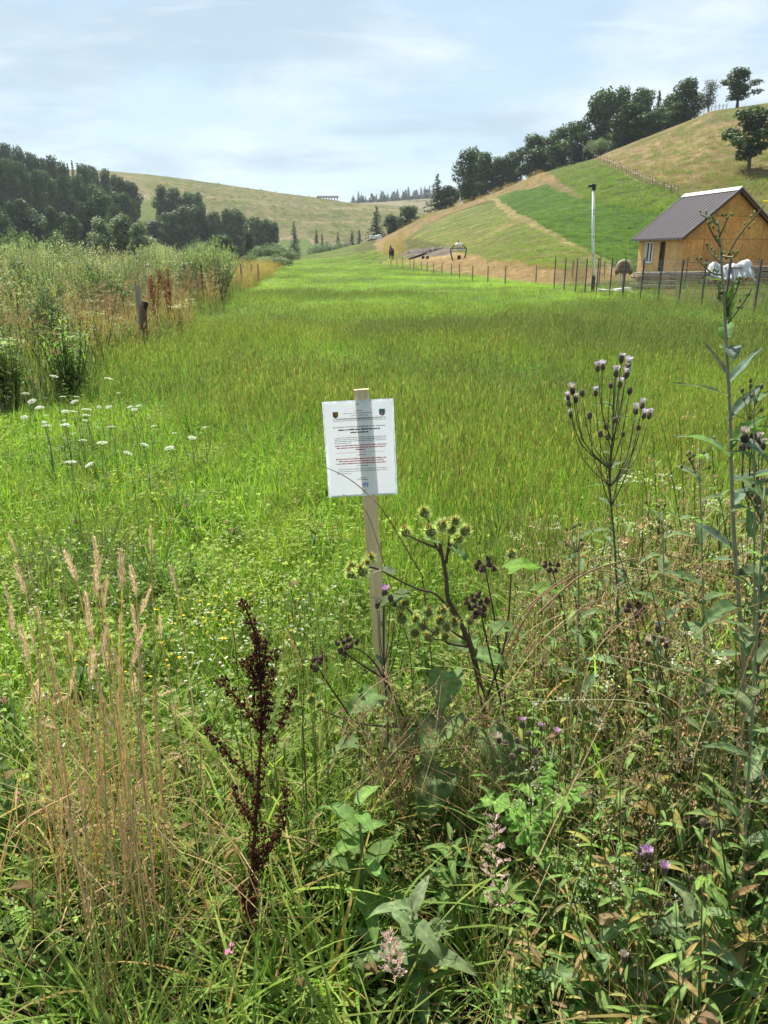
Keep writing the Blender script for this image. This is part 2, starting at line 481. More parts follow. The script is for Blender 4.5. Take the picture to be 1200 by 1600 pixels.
# ------------------------------------------------------------------ ground
def ground_colour(x, y, z):
    px, py = project(x, y, z)
    n = len(x)
    n1 = fbm(x, y, 9, 3); n2 = fbm(x, y, 30, 5); n3 = vnoise(x, y, 2.2, 8)
    warp = (fbm(x, y, 14, 9) - 0.5)
    pxw = px + warp * np.clip(900 / np.maximum(y, 1) * 4, 0, 26); pyw = py + (fbm(x, y, 11, 12) - 0.5) * 7
    def C(*c): return np.array(c)
    c = np.tile(C(0.135, 0.17, 0.045), (n, 1)) * (0.8 + 0.5 * n1)[:, None]
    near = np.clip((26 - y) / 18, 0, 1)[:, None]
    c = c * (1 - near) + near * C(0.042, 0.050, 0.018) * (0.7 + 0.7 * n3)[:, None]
    def put(poly, col, amt=1.0, alt=None, am=0.5, soft=None, far=(0, 1e9)):
        m = inpoly(pxw, pyw, poly) & (y > far[0]) & (y < far[1])
        base = np.tile(C(*col), (n, 1))
        if alt is not None:
            k = np.clip((n1 * 0.6 + n2 * 0.4 - 0.5 + (am - 0.5)) * 5 + 0.5, 0, 1)[:, None]
            base = base * (1 - k) + C(*alt) * k
        base = base * (0.85 + 0.3 * n3)[:, None]
        c[m] = c[m] * (1 - amt) + base[m] * amt
    R_ = (75, 330)
    # everything on the right hill first: rough green-brown pasture
    put([(560, 420), (560, 300), (700, 200), (1300, 60), (1900, 60), (1900, 440), (560, 440)], (0.125, 0.13, 0.042), far=(62, 420))
    # dry pasture above the fence
    put([(925, 249), (960, 225), (1090, 170), (1210, 130), (1700, 60), (1700, 345), (1180, 345), (1062, 306), (1000, 281)],
        (0.30, 0.225, 0.115), alt=(0.15, 0.145, 0.055), am=0.42, far=(85, 420))
    put([(1100, 180), (1220, 150), (1500, 120), (1500, 172), (1200, 176), (1130, 186)], (0.14, 0.16, 0.05), amt=0.7, far=(120, 420))
    put([(1120, 282), (1175, 270), (1260, 268), (1260, 300), (1110, 300)], (0.12, 0.15, 0.045), amt=0.75, far=(85, 420))
    # green field under the fence and the lush field below it
    put([(846, 268), (928, 248), (1000, 281), (1062, 308), (1062, 345), (925, 316), (866, 292)], (0.115, 0.145, 0.04), alt=(0.16, 0.15, 0.06), am=0.4, far=(75, 420))
    put([(776, 309), (842, 283), (868, 292), (925, 314), (1062, 338), (1062, 428), (988, 428), (957, 411), (862, 366), (806, 335)],
        (0.075, 0.135, 0.026), alt=(0.095, 0.16, 0.032), am=0.45, far=(60, 420))
    put([(836, 274), (850, 270), (885, 290), (928, 309), (922, 315), (868, 297), (838, 283)], (0.235, 0.18, 0.09), amt=0.85, far=(75, 420))
    # mown strip with raked rows
    row = (np.sin((x * 0.62 + y * 0.78) * 1.1 + 2.0 * n2) > 0.25)
    put([(620, 372), (666, 350), (727, 329), (772, 317), (808, 337), (862, 367), (957, 412), (950, 428), (760, 408), (690, 380)], (0.15, 0.18, 0.052), alt=(0.24, 0.22, 0.08), am=0.47, far=(60, 420))
    m = inpoly(pxw, pyw, [(640, 372), (700, 350), (772, 330), (808, 340), (862, 368), (957, 413), (950, 428), (760, 408), (690, 380)]) & row & (y > 60)
    c[m] = c[m] * 0.55 + C(0.27, 0.235, 0.10) * 0.45
    put([(768, 312), (776, 310), (862, 364), (960, 410), (957, 417), (858, 371), (800, 341)], (0.30, 0.25, 0.11), far=(60, 420))
    # dry weeds along the ridge
    put([(585, 372), (640, 350), (700, 326), (790, 293), (846, 268), (866, 274), (860, 284), (800, 300), (770, 312), (730, 324), (660, 352), (625, 380), (612, 405), (592, 400)],
        (0.29, 0.195, 0.105), alt=(0.22, 0.19, 0.09), am=0.4, far=(75, 420))
    # yard of the hut, hay strip by the meadow
    put([(862, 470), (862, 424), (1010, 424), (1300, 400), (1500, 420), (1500, 540), (1185, 505), (1000, 478)], (0.125, 0.135, 0.05), alt=(0.20, 0.17, 0.075), am=0.42, far=(20, 90))
    put([(596, 412), (612, 402), (640, 392), (740, 396), (762, 405), (900, 412), (960, 417), (992, 428), (985, 438), (868, 446), (790, 440), (700, 426)],
        (0.36, 0.255, 0.115), alt=(0.24, 0.20, 0.085), am=0.38, far=(46, 300))
    put([(618, 402), (640, 389), (700, 384), (712, 392), (690, 399), (640, 404)], (0.20, 0.165, 0.13), far=(60, 300))
    # left hill
    L = [(-900, 200), (150, 240), (560, 300), (760, 320), (860, 402), (430, 402), (-900, 402)]
    put(L, (0.185, 0.165, 0.078), alt=(0.115, 0.125, 0.05), am=0.46, far=(300, 640))
    tr = inpoly(pxw, pyw, L) & (y > 330) & (y < 640) & (np.abs(np.sin((z * 0.30 + x * 0.012) + 2.2 * n2)) < 0.13)
    c[tr] = C(0.26, 0.215, 0.12)
    put([(195, 330), (250, 300), (262, 345), (225, 350)], (0.13, 0.165, 0.045), far=(200, 640))
    put([(190, 310), (240, 298), (236, 312), (200, 322)], (0.30, 0.25, 0.15), amt=0.6, far=(200, 640))
    put([(-900, 300), (60, 300), (210, 320), (230, 400), (-900, 400)], (0.045, 0.06, 0.025), far=(185, 560))
    put([(400, 380), (480, 372), (500, 400), (420, 404)], (0.12, 0.165, 0.045), far=(140, 400))
    # far ridge
    put([(430, 320), (560, 300), (900, 280), (1100, 300), (1100, 400), (430, 400)], (0.21, 0.185, 0.10), far=(640, 2000))
    # strip of weeds on the left
    lx = -3.7 - 0.105 * np.maximum(y - 12, 0)
    k = (np.clip((lx - x) / 1.2, 0, 1) * (y > 5) * (y < 190))[:, None]
    c[:] = c * (1 - k) + k * (C(0.13, 0.11, 0.05) * (0.7 + 0.6 * n1)[:, None])
    return c * 0.70

def build_ground():
    inner = np.linspace(-R(43), R(43), 760)
    outer = np.linspace(R(43), R(317), 90)[1:-1]
    ang = np.concatenate([inner, outer])           # measured from +Y towards +X
    rad = np.concatenate([np.linspace(0.15, 6, 40), np.geomspace(6, 60, 110)[1:], np.geomspace(60, 620, 330)[1:], np.geomspace(620, 1700, 60)[1:]])
    A, Rr = np.meshgrid(ang, rad)
    x = (np.sin(A) * Rr).ravel(); y = (np.cos(A) * Rr).ravel()
    z = hills(x, y)
    z = z + (fbm(x, y, 0.7, 21) - 0.5) * 0.05 * np.clip(12 / (np.hypot(x, y) + 1), 0, 1)
    nr, na = len(rad), len(ang)
    i = np.arange(nr - 1)[:, None]; j = np.arange(na)[None, :]; j2 = (j + 1) % na
    F = np.stack([i * na + j, i * na + j2, (i + 1) * na + j2, (i + 1) * na + j], -1).reshape(-1, 4)[:, ::-1]
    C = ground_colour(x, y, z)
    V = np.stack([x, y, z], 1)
    # close the hole under the camera
    V = np.vstack([V, [[0, 0, 0]]]); C = np.vstack([C, C[:1]])
    t = NT('ground')
    a = t.n('ShaderNodeAttribute', attribute_name='Col')
    f1 = t.noise(1.3, 8, 0.65); f2 = t.noise(0.25, 6, 0.6, stretch=(1, 1, 2.2)); f3 = t.noise(6, 6, 0.7)
    k = t.n('ShaderNodeMath', operation='MULTIPLY'); t.l(t.rng(f1, 0.3, 0.7, 0.62, 1.38), k.inputs[0]); t.l(t.rng(f2, 0.3, 0.7, 0.75, 1.25), k.inputs[1])
    g = t.n('ShaderNodeCombineColor')
    for q in range(3): t.l(k.outputs[0], g.inputs[q])
    c = t.mix(1.0, a.outputs['Color'], g.outputs[0], 'MULTIPLY')
    add = t.n('ShaderNodeMath', operation='ADD'); t.l(f1, add.inputs[0]); t.l(f3, add.inputs[1])
    m = t.done(t.bsdf(c, 0.95, 0.05, bump=add.outputs[0], bs=0.9, bd=0.35))
    me = mesh_np('ground', V, F, C, m, smooth=True)
    return tag(child('ground', me, None), kind='structure')
build_ground()

# ------------------------------------------------------------------ scatter (uncountable plants only)
def kit(name, meshes):
    c = bpy.data.collections.new(name)
    for k, me in enumerate(meshes):
        o = bpy.data.objects.new(name, me); c.objects.link(o)
    return c
def scatter(name, label, coll, P, rot, scl, idx, tint):
    n = len(P)
    me = bpy.data.meshes.new(name)
    me.vertices.add(n)
    me.vertices.foreach_set('co', np.asarray(P, np.float32).ravel())
    for nm, ty, fld, d in (('rot', 'FLOAT_VECTOR', 'vector', rot), ('scl', 'FLOAT_VECTOR', 'vector', scl), ('idx', 'INT', 'value', idx)):
        a = me.attributes.new(nm, ty, 'POINT')
        a.data.foreach_set(fld, np.ascontiguousarray(d, np.int32 if ty == 'INT' else np.float32).ravel())
    a = me.attributes.new('tint', 'FLOAT_COLOR', 'POINT')
    a.data.foreach_set('color', np.concatenate([tint, np.ones((n, 1))], 1).astype(np.float32).ravel())
    o = child(name, me, None)
    tag(o, label, None, None, 'stuff')
    ng = bpy.data.node_groups.new('scatter', 'GeometryNodeTree')
    ng.interface.new_socket('Geometry', in_out='INPUT', socket_type='NodeSocketGeometry')
    ng.interface.new_socket('Geometry', in_out='OUTPUT', socket_type='NodeSocketGeometry')
    N = ng.nodes; gi = N.new('NodeGroupInput'); go = N.new('NodeGroupOutput')
    ci = N.new('GeometryNodeCollectionInfo'); ci.inputs['Collection'].default_value = coll
    ci.inputs['Separate Children'].default_value = True; ci.inputs['Reset Children'].default_value = True
    ip = N.new('GeometryNodeInstanceOnPoints')
    def na(nm, ty):
        q = N.new('GeometryNodeInputNamedAttribute'); q.data_type = ty; q.inputs['Name'].default_value = nm
        return [s for s in q.outputs if s.enabled and s.name == 'Attribute'][0]
    e = N.new('FunctionNodeEulerToRotation')
    ng.links.new(na('rot', 'FLOAT_VECTOR'), e.inputs[0])
    ng.links.new(gi.outputs[0], ip.inputs['Points']); ng.links.new(ci.outputs[0], ip.inputs['Instance'])
    ip.inputs['Pick Instance'].default_value = True
    ng.links.new(na('idx', 'INT'), ip.inputs['Instance Index'])
    ng.links.new(e.outputs[0], ip.inputs['Rotation']); ng.links.new(na('scl', 'FLOAT_VECTOR'), ip.inputs['Scale'])
    ng.links.new(ip.outputs[0], go.inputs[0])
    md = o.modifiers.new('scatter', 'NODES'); md.node_group = ng
    return o

GREEN = (0.178, 0.262, 0.06); DEEP = (0.065, 0.12, 0.022); OLIVE = (0.13, 0.145, 0.045); STRAW = (0.40, 0.30, 0.15); TAN = (0.33, 0.23, 0.11)

def k_short(seed, n=44, h=(0.08, 0.24), spread=0.13):
    random.seed(seed); b = MB()
    for _ in range(n):
        r = spread * math.sqrt(random.random()); a = random.uniform(0, 6.283)
        b.blade((r * math.cos(a), r * math.sin(a), -0.01), random.uniform(0, 6.283), random.uniform(*h), random.uniform(0.003, 0.0065),
                random.uniform(0.05, 0.5), random.uniform(0.2, 1.5), jit(GREEN, 0.25), seg=3)
    return b.mesh('short_grass', M_LEAF_I)
def k_clover(seed, n=44):
    random.seed(seed); b = MB()
    for _ in range(n):
        r = 0.14 * math.sqrt(random.random()); a = random.uniform(0, 6.283); h = random.uniform(0.04, 0.13)
        p = Vector((r * math.cos(a), r * math.sin(a), h)); c = jit((0.16, 0.235, 0.055), 0.3)
        b.ribbon([(p.x, p.y, 0), p], [0.0015, 0.0015], (1, 0, 0), c)
        tilt = Vector((random.uniform(-.4, .4), random.uniform(-.4, .4), 1)).normalized()
        for k in range(3):
            q = a + k * 2.094
            d = Vector((math.cos(q), math.sin(q), random.uniform(-0.1, 0.25)))
            b.leaf(p, d, tilt, random.uniform(0.008, 0.015), random.uniform(0.008, 0.013), c, 'ovate', 0.2, 0.2, seg=3)
    return b.mesh('clover', M_LEAF_I)
def k_stems(seed, n=11, h=(0.24, 0.46)):
    random.seed(seed); b = MB()
    for _ in range(n):
        r = 0.16 * math.sqrt(random.random()); a = random.uniform(0, 6.283); L = random.uniform(*h)
        az = random.uniform(0, 6.283); lean = random.uniform(0, 0.16); d = Vector((math.cos(az) * math.sin(lean), math.sin(az) * math.sin(lean), math.cos(lean)))
        p = Vector((r * math.cos(a), r * math.sin(a), 0)); c = jit((0.14, 0.20, 0.065), 0.2)
        q = p + d * L
        b.ribbon([p, p + d * L * 0.6, q], [0.0022, 0.0018, 0.0014], (math.cos(a), math.sin(a), 0), c)
        hc = jit((0.20, 0.205, 0.105), 0.25); hl = random.uniform(0.03, 0.09)
        for k in range(2):
            s_ = (1, 0, 0) if k else (0, 1, 0)
            b.ribbon([q - d * hl, q - d * hl * 0.5, q], [0.002, random.uniform(0.005, 0.01), 0], s_, hc)
    for _ in range(34):
        r = 0.15 * math.sqrt(random.random()); a = random.uniform(0, 6.283)
        b.blade((r * math.cos(a), r * math.sin(a), 0), random.uniform(0, 6.283), random.uniform(0.15, 0.34), 0.004, random.uniform(0.05, 0.35), random.uniform(0.2, 1.1), jit((0.148, 0.245, 0.06), 0.28), seg=3)
    return b.mesh('meadow_grass', M_LEAF_I)
def k_long(seed, n=20, h=(0.32, 0.62), w=(0.005, 0.010)):
    random.seed(seed); b = MB()
    for _ in range(n):
        r = 0.08 * math.sqrt(random.random()); a = random.uniform(0, 6.283)
        c = jit((0.165, 0.25, 0.06), 0.28)
        if random.random() < 0.10: c = jit((0.30, 0.24, 0.10), 0.2)
        b.blade((r * math.cos(a), r * math.sin(a), -0.01), random.uniform(0, 6.283), random.uniform(*h), random.uniform(*w), random.uniform(0.03, 0.45), random.uniform(0.4, 2.6), c, seg=6)
    return b.mesh('long_grass', M_LEAF_I)
def k_weed(seed, shape='lance', h=(0.35, 0.7), LL=(0.05, 0.12), ar=0.21, n=3, col=(0.085, 0.135, 0.035)):
    random.seed(seed); b = MB()
    for _ in range(n):
        r = 0.05 * math.sqrt(random.random()); a = random.uniform(0, 6.283); H = random.uniform(*h)
        az = random.uniform(0, 6.283); lean = random.uniform(0.02, 0.25)
        d = Vector((math.cos(az) * math.sin(lean), math.sin(az) * math.sin(lean), math.cos(lean)))
        p = Vector((r * math.cos(a), r * math.sin(a), 0))
        b.tube([p, p + d * H * 0.5, p + d * H], [0.0035, 0.0025, 0.001], jit((0.10, 0.12, 0.05), 0.2), 4, False)
        k = int(H / 0.035)
        for i in range(k):
            t = (i + 0.6) / k; q = random.uniform(0, 6.283); L = random.uniform(*LL) * (1.1 - 0.6 * t)
            e = Vector((math.cos(q), math.sin(q), random.uniform(0.2, 0.9)))
            b.leaf(p + d * H * t, e, (0, 0, 1), L, L * ar * random.uniform(.75, 1.3), jit(random.choice([col] * 9 + [(0.17, 0.15, 0.04), (0.16, 0.11, 0.05)]), 0.3), shape, random.uniform(0.4, 1.4), random.uniform(0.1, 0.5), seg=5 if shape != 'lobed' else 12, wave=0.05)
    return b.mesh('leafy_weed', M_LEAF_I)
def k_straw(seed, n=22, h=(0.35, 0.8)):
    random.seed(seed); b = MB()
    for _ in range(n):
        r = 0.12 * math.sqrt(random.random()); a = random.uniform(0, 6.283); L = random.uniform(*h); az = random.uniform(0, 6.283)
        tip = b.blade((r * math.cos(a), r * math.sin(a), 0), az, L, random.uniform(0.0014, 0.003), random.uniform(0, 0.35), random.uniform(0, 1.2), jit(random.choice([STRAW, TAN, (0.27, 0.23, 0.10)]), 0.2), seg=5)
        if random.random() < 0.45:
            for k in range(10):
                u = Vector((random.gauss(0, .006), random.gauss(0, .006), -k * 0.007))
                b.ribbon([tip + u, tip + u + Vector((random.uniform(-.006, .006), random.uniform(-.006, .006), 0.010))], [0.004, 0], (1, 0, 0) if k % 2 else (0, 1, 0), jit((0.36, 0.26, 0.15), 0.2))
    return b.mesh('dry_straw', M_DRY_I)
def k_spray(seed, n=4, h=(0.45, 0.85), col=(0.46, 0.345, 0.22), dots=120, dot=0.0044, flat=False):
    random.seed(seed); b = MB()
    for _ in range(n):
        r = 0.08 * math.sqrt(random.random()); a = random.uniform(0, 6.283); H = random.uniform(*h); az = random.uniform(0, 6.283); lean = random.uniform(0.02, 0.3)
        d = Vector((math.cos(az) * math.sin(lean), math.sin(az) * math.sin(lean), math.cos(lean)))
        p = Vector((r * math.cos(a), r * math.sin(a), 0)); top = p + d * H; sc = jit((0.16, 0.14, 0.06), 0.2)
        b.tube([p, p + d * H * 0.6, top], [0.0022, 0.0018, 0.001], sc, 3, False)
        for k in range(6):
            t = random.uniform(0.5, 0.95); q = random.uniform(0, 6.283); base = p + d * H * t
            end = base + Vector((math.cos(q) * 0.07, math.sin(q) * 0.07, random.uniform(0.03, 0.1)))
            if flat: end.z = top.z + random.uniform(-0.02, 0.02)
            b.ribbon([base, end], [0.0014, 0.001], (-math.sin(q), math.cos(q), 0), sc)
            for m in range(dots // 6):
                u = end + Vector((random.gauss(0, .013), random.gauss(0, .013), random.gauss(0, .003 if flat else .012)))
                s_ = Vector((random.uniform(-1, 1), random.uniform(-1, 1), 0)).normalized()
                e = Vector((random.uniform(-.5, .5), random.uniform(-.5, .5), 0.3 if flat else 1)).normalized() * dot
                b.ribbon([u - e, u, u + e], [dot * 0.4, dot, 0], s_, jit(col, 0.25))
        for k in range(7):
            t = random.uniform(0.1, 0.7); q = random.uniform(0, 6.283)
            b.leaf(p + d * H * t, (math.cos(q), math.sin(q), 0.6), (0, 0, 1), random.uniform(0.03, 0.07), 0.009, jit((0.10, 0.13, 0.04), 0.2), 'lance', 0.8, 0.2, seg=3)
    return b.mesh('seed_spray', M_DRY_I if not flat else M_LEAF_I)
def k_tall(seed, kind):
    random.seed(seed); b = MB()
    for _ in range(7):
        r = 0.28 * math.sqrt(random.random()); a = random.uniform(0, 6.283); H = random.uniform(1.0, 1.75); az = random.uniform(0, 6.283); lean = random.uniform(0.0, 0.18)
        d = Vector((math.cos(az) * math.sin(lean), math.sin(az) * math.sin(lean), math.cos(lean))); p = Vector((r * math.cos(a), r * math.sin(a), 0))
        if kind == 'grass':
            for _2 in range(4):
                tip = b.blade(p + Vector((random.gauss(0, .05), random.gauss(0, .05), 0)), random.uniform(0, 6.283), H * random.uniform(0.55, 0.95), 0.006, random.uniform(0, 0.2), random.uniform(0, 0.6), jit((0.40, 0.33, 0.17), 0.2), seg=4)
                for k in range(14):
                    u = tip + Vector((random.gauss(0, .015), random.gauss(0, .015), -k * 0.013))
                    b.ribbon([u, u + Vector((random.gauss(0, .012), random.gauss(0, .012), 0.03))], [0.012, 0], (1, 0, 0) if k % 2 else (0, 1, 0), jit((0.46, 0.38, 0.23), 0.25))
        else:
            lc = {'mug': (0.19, 0.21, 0.135), 'thistle': (0.19, 0.205, 0.12), 'green': (0.15, 0.20, 0.075)}[kind]
            b.tube([p, p + d * H * 0.5, p + d * H], [0.006, 0.004, 0.002], jit((0.16, 0.14, 0.07), 0.2), 4, False)
            m = int(H / 0.03)
            for i in range(m):
                t = (i + 0.5) / m; q = random.uniform(0, 6.283); L = random.uniform(0.07, 0.17) * (1.15 - 0.75 * t)
                e = Vector((math.cos(q), math.sin(q), random.uniform(0.2, 1.1)))
                b.leaf(p + d * H * t, e, (0, 0, 1), L, L * (0.22 if kind != 'green' else 0.2), jit(lc, 0.25), 'lance', random.uniform(0.3, 1.2), 0.2, seg=3)
            if kind != 'green':
                hc = (0.27, 0.22, 0.14) if kind == 'mug' else (0.56, 0.49, 0.43)
                for k in range(34):
                    t = random.uniform(0.68, 1.02); q = random.uniform(0, 6.283); rr = random.uniform(0.02, 0.16) * (1.2 - t * 0.7)
                    u = p + d * H * t + Vector((math.cos(q) * rr, math.sin(q) * rr, rr * 0.6))
                    s_ = random.uniform(0.007, 0.013) if kind == 'mug' else random.uniform(0.007, 0.015)
                    for w in range(2):
                        b.ribbon([u - Vector((0, 0, s_)), u, u + Vector((0, 0, s_))], [s_ * 0.5, s_ * 1.2, 0], (1, 0, 0) if w else (0, 1, 0), jit(hc, 0.3))
    return b.mesh('tall_weed', M_LEAF_I)

KITS = {
    'short': [k_short(s) for s in (1, 2, 3)],
    'clover': [k_clover(s) for s in (4, 5)],
    'stems': [k_stems(s) for s in (6, 7, 8)],
    'long': [k_long(s) for s in (9, 10)] + [k_long(s, 13, (0.35, 0.66), (0.008, 0.014)) for s in (11, 12, 39)],
    'lance': [k_weed(s) for s in (13, 14, 15)],
    'broad': [k_weed(s, 'ovate', (0.15, 0.4), (0.07, 0.14), 0.5, 2, (0.075, 0.125, 0.035)) for s in (16, 17)],
    'lobed': [k_weed(s, 'lobed', (0.3, 0.6), (0.10, 0.17), 0.42, 2, (0.10, 0.19, 0.035)) for s in (18, 19)],
    'straw': [k_straw(s) for s in (20, 21, 22)],
    'brown': [k_spray(s) for s in (23, 24, 25)],
    'white': [k_spray(s, 3, (0.4, 0.75), (0.62, 0.62, 0.52), 60, 0.0046, True) for s in (26, 27)],
    'mug': [k_tall(s, 'mug') for s in (30, 31, 32)],
    'tgrass': [k_tall(s, 'grass') for s in (33, 34)],
    'thistle': [k_tall(s, 'thistle') for s in (35, 36)],
    'tgreen': [k_tall(s, 'green') for s in (37, 38)],
}
ALLKIT, OFF = [], {}
for k, v in KITS.items():
    OFF[k] = (len(ALLKIT), len(v)); ALLKIT += v
KC = kit('plant', ALLKIT)

class Bag:
    def __init__(s): s.p = []; s.r = []; s.s = []; s.i = []; s.t = []
    def put(s, kind, x, y, scale=(0.8, 1.25), tint=None, tilt=0.12, sink=0.0, hs=1.0):
        n = len(x)
        if n == 0: return
        x = np.asarray(x); y = np.asarray(y); z = hills(x, y) - sink
        s.p.append(np.stack([x, y, z], 1))
        s.r.append(np.stack([RNG.normal(0, tilt, n), RNG.normal(0, tilt, n), RNG.uniform(0, 6.283, n)], 1))
        q = RNG.uniform(*scale, n) if isinstance(scale, tuple) else np.asarray(scale)
        s.s.append(np.stack([q, q, q * hs], 1))
        o, m = OFF[kind]; s.i.append(o + RNG.integers(0, m, n))
        t = np.ones((n, 3)) if tint is None else (np.tile(np.array(tint, float), (n, 1)) if np.ndim(tint) == 1 else tint)
        s.t.append(t * RNG.uniform(0.82, 1.18, (n, 1)) * RNG.uniform(0.94, 1.06, (n, 3)))
    def out(s, name, label):
        return scatter(name, label, KC, np.vstack(s.p), np.vstack(s.r), np.vstack(s.s), np.concatenate(s.i), np.vstack(s.t))

def wedge(y0, y1, dens, wl=-0.62, wr=0.62):
    area = 0.5 * (wr - wl) * (y1 * y1 - y0 * y0); n = int(area * dens)
    y = np.sqrt(RNG.uniform(y0 * y0, y1 * y1, n)); w = RNG.uniform(wl, wr, n)
    return w * y, y
def left_edge(y): return -3.7 - 0.105 * np.maximum(y - 12, 0) + 0.25 * np.sin(y * 0.9)
def right_edge(y): return 9.0 - 0.082 * np.maximum(y - 46, 0)
def in_meadow(x, y): return (x > left_edge(y)) & (x < right_edge(y) + np.where(y < 46, 2.0, 0))
def meadow_tint(x, y):
    a = fbm(x, y, 5.5, 31); b = fbm(x, y, 2.0, 37)
    k = np.clip((a * 0.65 + b * 0.35 - 0.42) * 5, 0, 1)[:, None]
    return np.array([1.42, 1.26, 0.95]) * k + np.array([1.0, 0.90, 0.95]) * (1 - k)

# meadow
bag = Bag()
for y0, y1, dens, sc, hs in ((1.6, 4, 260, (0.8, 1.2), 1.0), (4, 8, 150, (0.9, 1.4), 0.95), (8, 16, 62, (1.1, 1.8), 0.72), (16, 34, 24, (1.5, 2.4), 0.40), (34, 70, 8, (2.2, 3.4), 0.24), (70, 175, 1.8, (3, 5), 0.2)):
    x, y = wedge(y0, y1, dens); m = in_meadow(x, y); x, y = x[m], y[m]
    tint = meadow_tint(x, y)
    pat = fbm(x, y, 3.2, 41) * 0.55 + fbm(x * 0.6, y * 1.2, 8, 45) * 0.45
    st = (pat + RNG.normal(0, 0.07, len(x)) > np.interp(y, [2, 4.5, 7, 12, 26, 36, 60], [0.66, 0.58, 0.50, 0.42, 0.44, 0.60, 0.62]))
    cl = (~st) & (RNG.random(len(x)) < np.interp(y, [2, 6, 12, 18], [0.22, 0.16, 0.08, 0.0]))
    sh = ~(st | cl)
    lo, hi = sc
    bag.put('stems', x[st], y[st], (lo * 0.75, hi * 0.9), tint[st] * np.array([1.05, 1.06, 1.1]), hs=hs)
    bag.put('clover', x[cl], y[cl], (0.9, 1.5), tint[cl])
    bag.put('short', x[sh], y[sh], (lo * 0.9, hi), tint[sh] * np.array([1.0, 1.1, 0.95]), hs=hs)
    xs_ = (RNG.random(len(x)) < 0.02) & (y < 30)
    bag.put('straw', x[xs_], y[xs_], (0.4, 0.75), (0.95, 0.95, 0.8))
    xr = (fbm(x, y, 1.7, 63) > 0.66) & (y > 3.2) & (y < 24)
    bag.put('long', x[xr], y[xr], (0.55, 0.8), (0.62, 0.66, 0.7), hs=.85)
    xt = (RNG.random(len(x)) < 0.012) & (y < 14)
    bag.put('lance', x[xt], y[xt], (0.35, 0.6), (1.0, 1.15, 0.9)); xb = (RNG.random(len(x)) < 0.016) & (y < 12); bag.put('broad', x[xb], y[xb], (0.5, 0.9), (1.2, 1.3, 0.9))
bag.out('meadow_grass', 'green meadow grass with clover running up the valley')

# verge in the foreground: long grass left, mixed weeds right
bag = Bag()
def right_mass(x, y): return x / y > np.interp(y, [0.9, 1.4, 2.0, 2.6, 3.2], [-0.02, -0.03, 0.03, 0.12, 0.25])
x, y = wedge(0.85, 2.15, 230); m = ~right_mass(x, y) & ~((np.abs(x / y + 0.150) < 0.035) & (y < 1.42)); x, y = x[m], y[m]
keep = RNG.random(len(x)) < np.interp(y, [0.85, 1.7, 2.15], [1, 1, 0.35]); x, y = x[keep], y[keep]
q = RNG.random(len(x))
bag.put('long', x[q < .62], y[q < .62], (0.55, 0.95), (1.25, 1.18, 0.95))
s_ = (q >= .62) & (q < .72); bag.put('broad', x[s_], y[s_], (0.6, 0.9), (1.15, 1.2, 0.9))
s_ = (q >= .72) & (q < .88); bag.put('clover', x[s_], y[s_], (0.8, 1.3), (1, 1, 1))
s_ = (q >= .88) & (x / y < -0.12); bag.put('straw', x[s_], y[s_], (0.5, 0.85), (0.95, 0.9, 0.85))
x, y = wedge(0.9, 3.0, 230, -0.1, 0.62); m = right_mass(x, y); x, y = x[m], y[m]
rw = x / y; q = RNG.random(len(x)); up = np.interp(rw, [0.0, 0.15, 0.3, 0.5], [0.48, 0.68, 1.1, 1.35]) * np.interp(y, [0.9, 1.4, 3], [0.55, 0.82, 1.0])
def sub(a, b): return (q >= a) & (q < b)
s_ = sub(0, .27); bag.put('long', x[s_], y[s_], up[s_] * RNG.uniform(0.8, 1.2, s_.sum()), (1.35, 1.3, 1.2))
s_ = sub(.27, .50); bag.put('lance', x[s_], y[s_], up[s_] * RNG.uniform(0.7, 1.15, s_.sum()), (1.6, 1.6, 1.45))
s_ = sub(.50, .62); bag.put('broad', x[s_], y[s_], up[s_] * RNG.uniform(0.8, 1.3, s_.sum()), (1.6, 1.6, 1.45))
s_ = sub(.62, .67); bag.put('lobed', x[s_], y[s_], up[s_] * RNG.uniform(0.7, 1.0, s_.sum()), (1, 1, 1))
s_ = sub(.67, .82); bag.put('straw', x[s_], y[s_], up[s_] * RNG.uniform(0.7, 1.1, s_.sum()), (1.3, 1.25, 1.15))
s_ = sub(.84, .90) & (rw > 0.22) & (y > 1.35); bag.put('brown', x[s_], y[s_], up[s_] * RNG.uniform(0.7, 1.1, s_.sum()))
s_ = sub(.90, .95) & (rw > 0.2); bag.put('white', x[s_], y[s_], up[s_] * RNG.uniform(0.7, 1.05, s_.sum()))
s_ = sub(.95, 1.0); bag.put('long', x[s_], y[s_], up[s_] * RNG.uniform(0.8, 1.2, s_.sum()))
bag.out('verge_weeds', 'tangle of long grass and mixed weeds on the verge in front')

